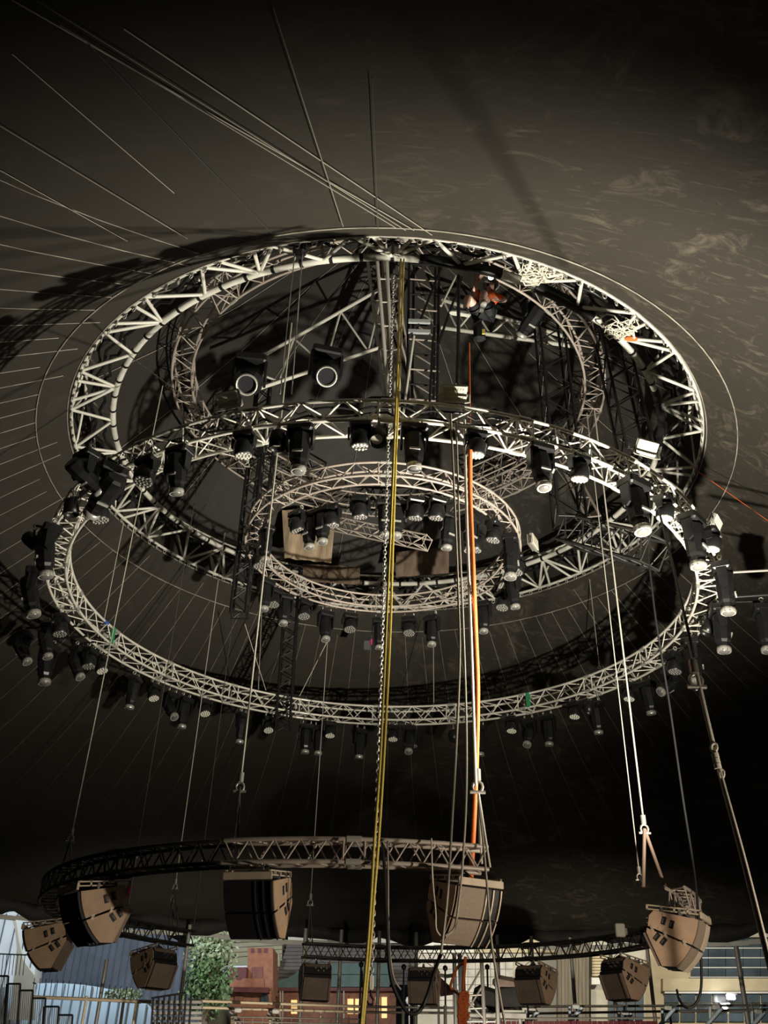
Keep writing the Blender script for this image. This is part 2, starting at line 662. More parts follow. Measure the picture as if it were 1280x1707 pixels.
LR, LZ = 6.05, 9.32
light_ring = arc_truss('lighting_ring_truss', LR, LZ, .36, .34, 0, 2 * PI, 128, 'alu',
                       'large round aluminium lighting truss hanging below the cupola', 'truss', .026, .013, True, couplers=20)
for j, (r, dz) in enumerate(((LR - .02, .20), (LR + .10, .22), (LR + .12, -.06))):
    MB().tube([pol(r + .06 * math.sin(k * 1.9 + j), 2 * PI * k / 180, LZ + dz + .035 * math.sin(k * 2.7 + j)) for k in range(180)], .02, 5, True).build('cable_loom', 'black_plastic', light_ring, True)
pa_a = arc_truss('speaker_ring_truss', 5.0, 3.8, .25, .25, math.radians(15.2), math.radians(-20), 20, 'alu_dull',
                 'curved aluminium truss section at the front carrying the lit tan grille speaker', 'truss', .025, .010, couplers=1)
pa_c = arc_truss('speaker_ring_truss', 5.0, 3.8, .25, .25, math.radians(-20.5), math.radians(-135.5), 66, 'pa_black',
                 'long black curved truss section on the left carrying the left loudspeakers', 'truss', .025, .010, couplers=3, cm='pa_black')
pa_b = arc_truss('speaker_ring_truss', 5.0, 3.8, .25, .25, math.radians(56.5), math.radians(84), 16, 'alu_dull',
                 'short tan truss section with an open end on the right', 'truss', .025, .010, couplers=1)
pa_d = arc_truss('speaker_ring_truss', 5.0, 3.8, .25, .25, math.radians(84.5), math.radians(196), 64, 'pa_black',
                 'long black curved truss section across the far side carrying back-turned loudspeakers', 'truss', .025, .010, couplers=3, cm='pa_black')
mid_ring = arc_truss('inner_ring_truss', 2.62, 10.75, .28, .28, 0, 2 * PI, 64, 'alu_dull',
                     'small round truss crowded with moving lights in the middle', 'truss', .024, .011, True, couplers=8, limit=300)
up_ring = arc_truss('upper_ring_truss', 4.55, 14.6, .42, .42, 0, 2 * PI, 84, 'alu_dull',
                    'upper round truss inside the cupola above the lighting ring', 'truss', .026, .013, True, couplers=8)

# ---- cupola ring frame: bottom outer, inner and top outer tubes with lattice
cup = thing('cupola_ring_frame', 'big white painted steel ring frame around the cupola opening', 'frame', (0, -6.4, 12.45))
CA, CB, CC = (6.46, 12.52), (5.72, 12.86), (6.36, 13.42)
for (r, z), rad in ((CA, .035), (CB, .062), (CC, .035)):
    MB().tube([pol(r, 2 * PI * k / 144, z) for k in range(144)], rad, 8, True).build('ring_tube', 'steel_white', cup, True)
segA, segB = [], []
NC = 32
for k in range(NC):
    a, b, c = (2 * PI * (k + j) / NC for j in (0, .5, 1))
    segA += [(pol(CB[0], a, CB[1]), pol(CA[0], b, CA[1])), (pol(CA[0], b, CA[1]), pol(CB[0], c, CB[1]))]
    segB += [(pol(CB[0], a, CB[1]), pol(CC[0], a, CC[1])), (pol(CC[0], a, CC[1]), pol(CA[0], b, CA[1])), (pol(CA[0], b, CA[1]), pol(CC[0], c, CC[1]))]
    if k % 2 == 0:
        segA += [(pol(CB[0], a, CB[1]), pol(CA[0], a - .05, CA[1])), (pol(CB[0], a, CB[1]), pol(CA[0], a + .05, CA[1]))]
bars(cup, 'lattice_tube', segA, .033, 'steel_white')
bars(cup, 'lattice_tube', segB, .026, 'steel_white')
for k in range(72):     # clamps around the inner tube
    th = 2 * PI * k / 72
    bar('tube_clamp', pol(CB[0], th - .005, CB[1]), pol(CB[0], th + .005, CB[1]), .069, 'black_steel', cup, 8)
# black wrapped lengths of the inner tube and cable looms lashed to it
for x0, x1, y0, y1, rr, m in ((700, 832, 428, 462, .085, 'black_steel'), (832, 860, 462, 474, .08, 'alu'), (886, 985, 482, 528, .10, 'black_steel'), (1085, 1098, 650, 740, .075, 'black_steel')):
    t0_, t1_ = theta(at_z(x0, y0, CB[1])), theta(at_z(x1, y1, CB[1]))
    MB().tube([pol(CB[0], t0_ + (t1_ - t0_) * k / 8, CB[1]) for k in range(9)], rr, 8).build('tube_sleeve', m, cup, True)
for j, (r, dz, am) in enumerate(((6.1, .12, .05), (6.2, .3, .07), (5.95, .2, .06))):
    MB().tube([pol(r + am * math.sin(k * 1.7 + j), 2 * PI * k / 160, 12.75 + dz + am * math.sin(k * 2.3 + j * 2)) for k in range(160)], .03, 6, True).build('cable_loom', 'black_plastic', cup, True)
# shackles that lace the roof to the ring
shk = MB()
shk.tube([(.035 * math.cos(t), 0, -.045 + .04 * math.sin(t)) for t in [2 * PI * i / 10 for i in range(10)]], .010, 4, True)
shk.cyl((-.05, 0, 0), (.05, 0, 0), .011, n=5)
first = None
for k in range(150):
    th = 2 * PI * (k + .5) / 150
    if first is None:
        first = shk.build('lacing_shackle', 'silver', cup, True)
        o = first
    else:
        o = put('lacing_shackle', first.data, cup, True)
    o.matrix_basis = Matrix.Translation(pol(6.44, th, 12.47)) @ Matrix.Rotation(th + random.uniform(-.4, .4), 4, 'Z')

# ---- black lattice towers hanging through the rig
def tower(label, a, b, wd, n, side=(1, 0, 0), cr=.03, br=.014, m='black_steel', name='lattice_tower', cat='tower'):
    r = thing(name, label, cat, a if a[2] < b[2] else b)
    box_truss(r, a, b, wd, n, cr, br, m, side)
    return r


tower('black lattice tower hanging beside the person in the cupola', at_y(907, 470, -1.4), at_y(950, 872, -1.4), .52, 16)
tower('black lattice tower at the right edge of the cupola opening', at_y(1012, 540, -2.4), at_y(1062, 760, -2.4), .5, 10)
tower('black lattice mast left of the small ring, ending in mid-air', at_y(440, 640, .6), at_y(398, 1026, .6), .30, 22)
tower('black lattice mast slanting beside the tan sheet', at_y(447, 740, 1.2), at_y(420, 960, 1.2), .30, 14)
tower('thin black lattice mast behind the far side of the lighting ring', at_y(489, 950, 5.4), at_y(472, 1215, 5.4), .33, 22)
tower('black lattice mast deep inside the cupola on the left', at_y(357, 505, 3.0), at_y(372, 640, 3.0), .45, 10)
tower('dark box truss gantry reaching out to the right above the lighting ring', at_y(950, 885, -1.2), at_y(1092, 920, -2.6), .5, 9, (0, 0, 1), .032, .014, 'pa_black', 'gantry_truss', 'truss')
tower('thin grey truss crossing the inside of the small ring', at_y(520, 865, 1.0), at_y(712, 905, -.4), .24, 12, (0, 0, 1), .02, .009, 'alu_dull', 'cross_truss', 'truss')
tower('grey truss spur behind the orange rope right of the small ring', at_y(785, 800, 3.4), at_y(905, 745, 2.9), .42, 8, (0, 0, 1), .022, .012, 'alu_dull', 'cross_truss', 'truss')
tower('grey truss spur left of the small ring under the upper ring', at_y(440, 745, 2.2), at_y(560, 810, 3.6), .40, 8, (0, 0, 1), .022, .012, 'alu_dull', 'cross_truss', 'truss')


# ---- cupola hub and radial trusses
hub = thing('cupola_hub', 'white tubular mast hanging in the centre of the cupola', 'mast', at_y(656, 716, 0))
tops = [at_y(x, 428, y) for x, y in ((612, .5), (628, -.4), (644, -.4), (668, .5))]
bots = [at_y(x, 716, y) for x, y in ((648, .1), (652, -.1), (660, -.1), (664, .1))]
for a, b in zip(tops, bots):
    bar('mast_tube', a, b, .045, 'steel_white', hub, 8)
for i in range(1, 7):
    t = i / 7
    ps4 = [a.lerp(b, t) for a, b in zip(tops, bots)]
    for j in range(4):
        bar('mast_rung', ps4[j], ps4[(j + 1) % 4], .02, 'steel_white', hub)
bar('mast_post', at_y(642, 432, -.1), at_y(645, 600, -.1), .10, 'alu_dull', hub, 10)


def planar(label, A, B, A2, B2, n, m='steel_white', cr=.045, br=.026):
    r = thing('radial_truss', label, 'truss', B)
    A, B, A2, B2 = V(A), V(B), V(A2), V(B2)
    bar('chord', A, B, cr, m, r, 8)
    bar('chord', A2, B2, cr, m, r, 8)
    for i in range(n):
        p = A.lerp(B, i / n)
        q = A2.lerp(B2, (i + .5) / n)
        bar('brace', p, q, br, m, r)
        bar('brace', q, A.lerp(B, (i + 1) / n), br, m, r)


planar('white flat truss running left from the cupola hub', at_y(640, 478, 0), at_y(405, 612, -.8), at_y(648, 574, 0), at_y(425, 650, -.8), 3)
planar('white flat truss running right behind the person', at_y(738, 500, .2), at_y(962, 567, -.6), at_y(736, 546, .2), at_y(962, 578, -.6), 4, cr=.05)
planar('white flat truss behind the hub on the far side', at_y(660, 470, .3), at_y(690, 640, 3.6), at_y(650, 500, .3), at_y(700, 690, 3.6), 4, 'alu_dull', .03, .018)
planar('grey flat truss below the upper ring on the right', at_y(1000, 860, 2.2), at_y(925, 720, 3.4), at_y(985, 880, 2.2), at_y(910, 722, 3.4), 5, 'alu_dull', .035, .02)

# rigging cage beside the hub
cage = thing('rigging_cage', 'dark steel rigging cage with rungs right of the cupola hub', 'cage', at_y(705, 700, -.4))
for x, y in ((682, -.6), (732, -.6), (690, .1), (726, .1)):
    bar('cage_post', at_y(x, 425, y), at_y(x - 4, 705, y), .035, 'black_steel', cage, 6)
for k in range(11):
    yy = 440 + 25 * k
    bar('cage_rung', at_y(682, yy, -.6), at_y(732, yy + 4, -.6), .022, 'alu_dull' if k % 2 else 'black_steel', cage)
    bar('cage_brace', at_y(690, yy, .1), at_y(726, yy + 22, .1), .018, 'alu_dull', cage)
for x0, y0, x1, y1 in ((742, 430, 690, 560), (722, 560, 715, 690), (735, 510, 760, 460), (770, 462, 730, 575), (690, 560, 672, 690)):
    bar('cage_strut', at_y(x0, y0, -.8), at_y(x1, y1, -.7), .03, 'steel_white' if x0 in (735, 690) else 'black_steel', cage)
for y in (536, 553):
    MB().box(at_y(699, y, -.75), (.50, .06, .10)).build('light_panel', 'tent_white', cage, True)

# ---- sheets hanging inside the cupola
def sheet(name, label, cat, corners, n, m, amp):
    a, b, c, d = [V(p) for p in corners]   # TL TR BR BL
    mb = MB()
    nn = (b - a).cross(d - a).normalized()
    ps = []
    for i in range(n + 1):
        for j in range(n + 1):
            u, v = j / n, i / n
            p = (a.lerp(b, u)).lerp(d.lerp(c, u), v)
            ps.append(p + nn * amp * (math.sin(u * 17 + v * 3) + .6 * math.sin(u * 29 + 1)))
    back = [p + nn * .02 for p in ps]
    fs = []
    K = (n + 1) ** 2
    for i in range(n):
        for j in range(n):
            q = (i * (n + 1) + j, i * (n + 1) + j + 1, (i + 1) * (n + 1) + j + 1, (i + 1) * (n + 1) + j)
            fs += [q, tuple(K + x for x in reversed(q))]
    mb.add(ps + back, fs, True)
    return tag(mb.build(name, m), label, cat)


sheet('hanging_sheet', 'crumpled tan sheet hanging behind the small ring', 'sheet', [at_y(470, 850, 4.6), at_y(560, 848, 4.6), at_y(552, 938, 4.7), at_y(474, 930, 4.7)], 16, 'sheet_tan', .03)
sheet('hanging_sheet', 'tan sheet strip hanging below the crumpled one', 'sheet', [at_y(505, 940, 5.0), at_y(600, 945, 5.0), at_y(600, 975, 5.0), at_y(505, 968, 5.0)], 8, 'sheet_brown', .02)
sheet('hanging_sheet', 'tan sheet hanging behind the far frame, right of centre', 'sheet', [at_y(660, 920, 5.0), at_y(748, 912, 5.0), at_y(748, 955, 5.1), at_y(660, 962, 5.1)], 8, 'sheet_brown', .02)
flag = thing('striped_banner', 'pale banner with faded red stripes left of the hub', 'banner', at_y(612, 690, 3.4))
for k in range(6):
    u0, u1 = 582 + k * 10, 592 + k * 10
    MB().prism([at_y(u0, 628 + (k % 2) * 2, 3.4), at_y(u1, 628, 3.4), at_y(u1 - 2, 700, 3.4), at_y(u0 - 2, 700, 3.4)], (0, .02, 0)).build('stripe', 'cloth_red' if k in (2, 4) else 'cloth_pale', flag, True)


# ------------------------------------------------------------------ moving lights and other fixtures
def copy_tree(o, parent=None):
    c = o.copy()
    COL.objects.link(c)
    if parent:
        c.parent = parent
    for ch in o.children:
        copy_tree(ch, c)
    return c


def clamps(root, dx, m='silver'):
    for s in (-1, 1):
        mb = MB()
        mb.tube([(s * dx, .035 * math.cos(t), .0 + .035 * math.sin(t)) for t in [PI * (-.35 + 1.6 * i / 8) for i in range(9)]], .011, 5)
        mb.box((s * dx, 0, -.055), (.035, .04, .06))
        mb.build('clamp', m, root)


def make_profile(name, sc_=1.0, lensm='lens_dark'):
    r = thing(name, None, 'stage light')
    S = sc_
    clamps(r, .10 * S)
    MB().bevbox((0, 0, -.135 * S), (.36 * S, .25 * S, .12 * S), .025).build('base', 'black_plastic', r)
    for s in (-1, 1):
        MB().prism([(s * .185 * S, -.07 * S, -.19 * S), (s * .185 * S, .07 * S, -.19 * S), (s * .185 * S, .055 * S, -.44 * S), (s * .185 * S, 0, -.48 * S), (s * .185 * S, -.055 * S, -.44 * S)], (s * -.03 * S, 0, 0)).build('yoke_arm', 'black_plastic', r)
    h = MB()
    prof = [(.10, .235), (.125, .20), (.13, .05), (.125, -.02), (.115, -.20), (.095, -.24), (.092, -.36)]
    ps, fs = [], []
    for rad, z in prof:
        for k in range(8):
            a = PI / 8 + k * PI / 4
            ps.append((rad * S * 1.12 * math.cos(a), rad * S * .98 * math.sin(a), z * S))
    for l in range(len(prof) - 1):
        for k in range(8):
            j = (k + 1) % 8
            fs.append((l * 8 + j, l * 8 + k, l * 8 + 8 + k, l * 8 + 8 + j))
    fs += [tuple(range(8)), tuple(reversed(range(len(ps) - 8, len(ps))))]
    h.add(ps, fs)
    head = h.build('head', 'black_plastic', r)
    head.location = (0, 0, -.43 * S)
    MB().lathe([(.098 * S, -.365 * S), (.105 * S, -.345 * S), (.105 * S, -.30 * S), (.095 * S, -.295 * S)], 12).build('front_bezel', 'silver', head)
    MB().lathe([(.02 * S, -.385 * S), (.06 * S, -.378 * S), (.078 * S, -.364 * S), (.078 * S, -.355 * S)], 14).build('lens', lensm, head)
    MB().box((0, -.118 * S, -.10 * S), (.14 * S, .02 * S, .03 * S)).build('label_strip', 'silver', head)
    return r


def make_wash(name, sc_=1.0, facem='lens_face'):
    r = thing(name, None, 'stage light')
    S = sc_
    clamps(r, .09 * S)
    MB().bevbox((0, 0, -.115 * S), (.29 * S, .22 * S, .10 * S), .02).build('base', 'black_plastic', r)
    for s in (-1, 1):
        MB().prism([(s * .165 * S, -.06 * S, -.16 * S), (s * .165 * S, .06 * S, -.16 * S), (s * .165 * S, .045 * S, -.30 * S), (s * .165 * S, -.045 * S, -.30 * S)], (s * -.025 * S, 0, 0)).build('yoke_arm', 'black_plastic', r)
    head = MB().lathe([(.05 * S, .10 * S), (.10 * S, .085 * S), (.125 * S, .04 * S), (.135 * S, -.02 * S), (.135 * S, -.125 * S), (.127 * S, -.135 * S)], 16).build('head', 'black_plastic', r)
    head.location = (0, 0, -.28 * S)
    mb = MB()
    mb.lathe([(.118 * S, -.142 * S), (.122 * S, -.134 * S)], 18)
    spots = [(0, 0)] + [(.05 * math.cos(k * PI / 3), .05 * math.sin(k * PI / 3)) for k in range(6)] + [(.095 * math.cos(k * PI / 6 + .2), .095 * math.sin(k * PI / 6 + .2)) for k in range(12)]
    plate = mb.build('face_plate', 'lens_dark', head)
    mb = MB()
    for x, y in spots:
        mb.lathe([(.008 * S, -.158 * S), (.020 * S, -.150 * S), (.0215 * S, -.141 * S)], 7, Matrix.Translation((x * S, y * S, 0)))
    mb.build('lens_cluster', facem, head)
    return r


def make_par(name):
    r = thing(name, None, 'stage light')
    clamps(r, .0)
    MB().tube([(-.12, 0, -.26), (-.12, 0, -.12), (0, 0, -.085), (.12, 0, -.12), (.12, 0, -.26)], .012, 5).build('bracket', 'black_steel', r)
    head = MB().lathe([(.05, .16), (.10, .13), (.115, .05), (.115, -.12), (.108, -.12), (.10, -.03)], 16).build('can', 'black_plastic', r)
    head.location = (0, 0, -.27)
    MB().lathe([(.10, -.04), (.05, -.055), (.01, -.06)], 14).build('lens', 'flood_lens', head)
    return r


def make_flood(name):
    r = thing(name, None, 'floodlight')
    MB().tube([(-.21, 0, .16), (-.21, 0, .02), (-.10, 0, 0), (.10, 0, 0), (.21, 0, .02), (.21, 0, .16)], .014, 5).build('bracket', 'flood_body', r)
    b = MB()
    b.bevbox((0, .03, 0), (.38, .07, .26), .02)
    for k in range(7):
        b.box((-.15 + k * .05, .08, 0), (.012, .05, .22))
    body = b.build('body', 'flood_body', r)
    body.location = (0, 0, .16)
    MB().bevbox((0, -.012, 0), (.35, .02, .23), .008).build('glass', 'flood_glass', body)
    mb = MB()
    for i in range(8):
        for j in range(3):
            mb.box((-.13 + i * .037, -.024, -.06 + j * .06), (.022, .006, .03))
    mb.build('led_row', 'flood_lens', body)
    return r


def make_followspot(name):
    r = thing(name, None, 'stage light')
    clamps(r, .2)
    MB().bevbox((0, 0, -.16), (.58, .36, .18), .03).build('base', 'black_plastic', r)
    for s in (-1, 1):
        MB().prism([(s * .32, -.12, -.22), (s * .32, .12, -.22), (s * .32, .08, -.70), (s * .32, -.08, -.70)], (s * -.05, 0, 0)).build('yoke_arm', 'black_plastic', r)
    head = MB().bevbox((0, 0, 0.02), (.50, .44, .62), .09).build('head', 'black_plastic', r)
    head.location = (0, 0, -.62)
    MB().lathe([(.19, -.28), (.20, -.30), (.20, -.42), (.175, -.42), (.165, -.34)], 20).build('lens_barrel', 'silver', head)
    MB().lathe([(.166, -.345), (.08, -.325), (.01, -.32)], 18).build('lens', 'lens_glass', head)
    return r


PROTO, USED = {}, {}
PROTO['profile'] = make_profile('profile_moving_light')
PROTO['profile_big'] = make_profile('profile_moving_light', 1.22)
PROTO['wash'] = make_wash('wash_moving_light')
PROTO['wash_dark'] = make_wash('wash_moving_light', 1.12, 'lens_dark')
PROTO['par'] = make_par('par_can')
PROTO['flood'] = make_flood('led_floodlight')
PROTO['follow'] = make_followspot('large_moving_light')


def place(kind, loc, yaw=0.0, tilt=0.0, pan=0.0):
    p = PROTO[kind]
    if kind in USED:
        p = copy_tree(p)
    USED[kind] = 1
    p.location = loc
    p.rotation_euler = (0, 0, yaw)
    for ch in p.children:
        if ch.name.split('.')[0] in ('head', 'can', 'body'):
            ch.rotation_euler = (tilt, 0, pan)
    return p


ORD = ['first', 'second', 'third', 'fourth', 'fifth', 'sixth', 'seventh', 'eighth', 'ninth', 'tenth', 'eleventh', 'twelfth', 'thirteenth', 'fourteenth', 'fifteenth', 'sixteenth']
NAMES = {'profile': 'long black profile moving light', 'profile_big': 'big black profile moving light', 'wash': 'round wash light with pale lens face',
         'wash_dark': 'round wash light with dark lens face', 'par': 'short black par can'}


def hang(lst, R, z, drop, rmin, rmax, where, group, yaw0=None):
    byk = {}
    for e in lst:
        kind, px, py = e[:3]
        tilt = math.radians(e[3]) if len(e) > 3 else math.radians(random.uniform(-6, 6))
        side = math.radians(e[4]) if len(e) > 4 else random.uniform(-.5, .5)
        p = at_z(px, py, z - drop)
        th = theta(p)
        r = min(max(math.hypot(p.x, p.y), rmin), rmax)
        loc = pol(r, th, z - .04)
        o = place(kind, loc, th + side, tilt)
        byk.setdefault(kind, []).append((px, py, o))
        if r > R + .32:          # out on an arm
            bar('outrigger_arm', (0, 0, .02), Matrix.Rotation(-(th + side), 3, 'Z') @ (pol(R + .1, th, z) - loc), .022, 'black_steel', o, 6).matrix_parent_inverse = Matrix()
    for k, l in byk.items():
        l.sort(key=lambda q: (q[0], q[1]))
        for i, (_, _, o) in enumerate(l):
            n = NAMES[k]
            o['label'] = (f'{ORD[i]} {n} from left {where}' if len(l) > 1 else f'{n} {where}')
            o['group'] = group


ZB = LZ - .19
# near arc of the lighting ring
hang([('wash', 390, 722, 14, 0), ('par', 455, 722, 10, .2), ('profile', 497, 722, 4, .5), ('wash', 598, 706, 14, 0), ('par', 630, 716, -20, 1.2),
      ('profile', 692, 722, -4, -.5), ('wash', 804, 722, 14, 0), ('profile', 912, 752, -6, -.6), ('wash', 988, 766, 14, 0),
      ('profile_big', 1068, 815, -6, -.6), ('wash', 1126, 842, 14, 0), ('profile', 293, 765, 14, .6), ('wash_dark', 232, 778, -6, .2)],
     LR, ZB, .32, 5.85, 6.3, 'under the lighting ring near arc', 'lights on the near arc of the lighting ring')
# right bend
hang([('profile_big', 1155, 882, 2, 0), ('wash', 1188, 905, 14, 0), ('profile_big', 1206, 962, 4, .2), ('profile_big', 1200, 1030, 4, .1), ('par', 1180, 1050, 30, 1.2), ('profile_big', 1272, 1030, 4, 0)],
     LR, ZB, .35, 5.9, 7.4, 'at the lighting ring right bend', 'lights at the right bend of the lighting ring')
# left bend
hang([('profile', 140, 778, 70, -1.3), ('profile_big', 182, 800, 62, 80), ('par', 118, 850, 10, 0), ('wash_dark', 165, 852, 20, 0), ('profile_big', 80, 900, 14, .5), ('par', 52, 905, 60, .4),
      ('profile_big', 55, 970, 20, .6), ('profile', 38, 1072, 34, .9), ('profile', 78, 1060, 20, .6), ('profile', 128, 1098, 30, .9), ('wash_dark', 148, 1100, 10, 0), ('wash_dark', 100, 1045, 10, 0), ('wash', 168, 1112, 24, .5), ('profile_big', 80, 1090, 10, .2)],
     LR, ZB, .35, 5.9, 7.3, 'at the lighting ring left bend', 'lights at the left bend of the lighting ring')
# far arc
hang([('profile', 205, 1150), ('wash', 255, 1158, 20, 0), ('profile', 264, 1178, 40, .6), ('profile', 285, 1188), ('wash', 341, 1184, 20, 0), ('profile', 394, 1212), ('wash', 447, 1212, 20, 0),
      ('profile', 504, 1232), ('wash', 550, 1220, 10, 0), ('profile', 531, 1228), ('profile', 599, 1238), ('wash', 655, 1226, 10, 0), ('profile', 682, 1226, 20, .6), ('wash_dark', 696, 1262, 0, 0), ('par', 757, 1232),
      ('profile', 808, 1236), ('wash', 853, 1212, 10, 0), ('profile', 892, 1222, 28, -.8), ('profile', 918, 1212), ('wash', 958, 1188, 10, 0), ('par', 981, 1184), ('profile', 1003, 1192),
      ('wash', 1049, 1158, 10, 0), ('profile', 1097, 1158), ('profile', 1118, 1132, 55, -1.2), ('wash_dark', 1125, 1108, 10, 0), ('profile_big', 1155, 1085)],
     LR, ZB, .35, 5.85, 6.3, 'under the lighting ring far arc', 'lights on the far arc of the lighting ring')
# small ring
MZ = 10.75 - .15
hang([('wash_dark', 495, 872, 16, 0), ('profile', 541, 868, 4, -.4), ('wash_dark', 600, 848, 16, 0), ('profile', 642, 862, 4, .4), ('wash_dark', 693, 850, 16, 0), ('wash_dark', 728, 850, 16, 0), ('profile', 740, 880, 10, .5),
      ('profile', 783, 880, 4, -.3), ('wash_dark', 824, 888, 16, 0), ('profile', 656, 875, 4, 0), ('wash_dark', 610, 920, 16, 0), ('wash_dark', 743, 918, 16, 0), ('profile', 567, 905, 8, .4)],
     2.62, MZ, .35, 2.1, 2.85, 'on small ring near side', 'lights on the near side of the small ring')
hang([('profile', 462, 905, 4, .2), ('wash_dark', 445, 935, 10, 0), ('profile', 442, 985), ('wash_dark', 455, 1000), ('profile', 474, 1010), ('wash_dark', 506, 1020, 10, 0), ('profile', 541, 1040, 12, .5), ('wash_dark', 583, 1042, 10, 0),
      ('profile', 633, 1050), ('wash_dark', 682, 1048, 10, 0), ('profile', 724, 1050), ('profile', 811, 1025), ('wash_dark', 838, 1005, 10, 0), ('profile', 855, 980), ('wash_dark', 862, 945, 10, 0), ('profile_big', 851, 915)],
     2.62, MZ, .38, 2.45, 2.9, 'on small ring far side', 'lights on the far side of the small ring')

# big moving lights inside the cupola
o = place('follow', at_y(545, 580, -2.6), .25, math.radians(-38))
o['label'] = 'large black moving light with round glass lens above the ring, nearer the hub'
o['group'] = 'large moving lights in the cupola'
o = place('follow', at_y(420, 592, -2.9), .1, math.radians(-38))
o['label'] = 'large black moving light with round glass lens left of its twin'
o['group'] = 'large moving lights in the cupola'
o = place('profile_big', at_y(885, 500, -2.2), .6, math.radians(60))
o['label'] = 'black moving light clamped on the lattice tower by the person'
for px, py, y, lab in ((500, 412, -6.1, 'black chain hoist motor hanging from the top of the cupola ring'),):
    r = thing('chain_hoist', lab, 'hoist', at_y(px, py + 20, y))
    MB().bevbox(at_y(px, py, y), (.20, .18, .34), .04).build('motor_body', 'black_plastic', r, True)
    MB().cyl(at_y(px - 6, py + 5, y - .09), at_y(px - 6, py + 5, y - .14), .06, n=12).build('end_cap', 'black_steel', r, True)
    for dx in (-9, 4):
        bar('chain_run', at_y(px + dx, py + 12, y), at_y(px + dx - (24 if dx < 0 else 18), py + 245, y + .2), .010, 'chain', r, 5)

# LED work floods on the rings
for px, py, z, yaw, tl, pn, lab in (
        (757, 672, 9.52, 0, 44, 0, 'cream LED floodlight standing upright on the near arc of the lighting ring'),
        (1080, 762, 9.52, .35, 44, 0, 'cream LED floodlight on the right shoulder of the lighting ring'),
        (1197, 888, 9.3, 1.0, 30, 0, 'small LED floodlight sticking out at the right bend of the lighting ring'),
        (560, 818, 10.9, -.4, 25, 0, 'silver finned floodlight on the near side of the small ring'),
        (892, 915, 10.5, 1.1, 0, 0, 'LED floodlight seen edge-on at the right end of the small ring'),
        (378, 682, 9.52, -.4, 44, 0, 'LED floodlight tilted beside the big moving light on the left')):
    p = at_z(px, py, z)
    o = place('flood', p, yaw, math.radians(tl), pn)
    o['label'] = lab
    o['group'] = 'LED work floodlights on the trusses'

# boom pipe on the right
bm = thing('boom_pipe', 'thin tan boom pipe sticking out to the right of the lighting ring', 'pipe', pol(6.3, math.radians(76), 9.2))
bar('pipe', at_z(1222, 954, 9.15), at_z(1310, 949, 9.15), .022, 'alu_dull', bm, 8)
bar('pipe', at_z(1222, 995, 8.7), at_z(1300, 990, 8.7), .03, 'black_steel', bm, 8)


# ------------------------------------------------------------------ loudspeakers
def spk(a, r):
    a = math.radians(a)
    return (.45 - r * math.cos(a), -.05 - r * math.sin(a))


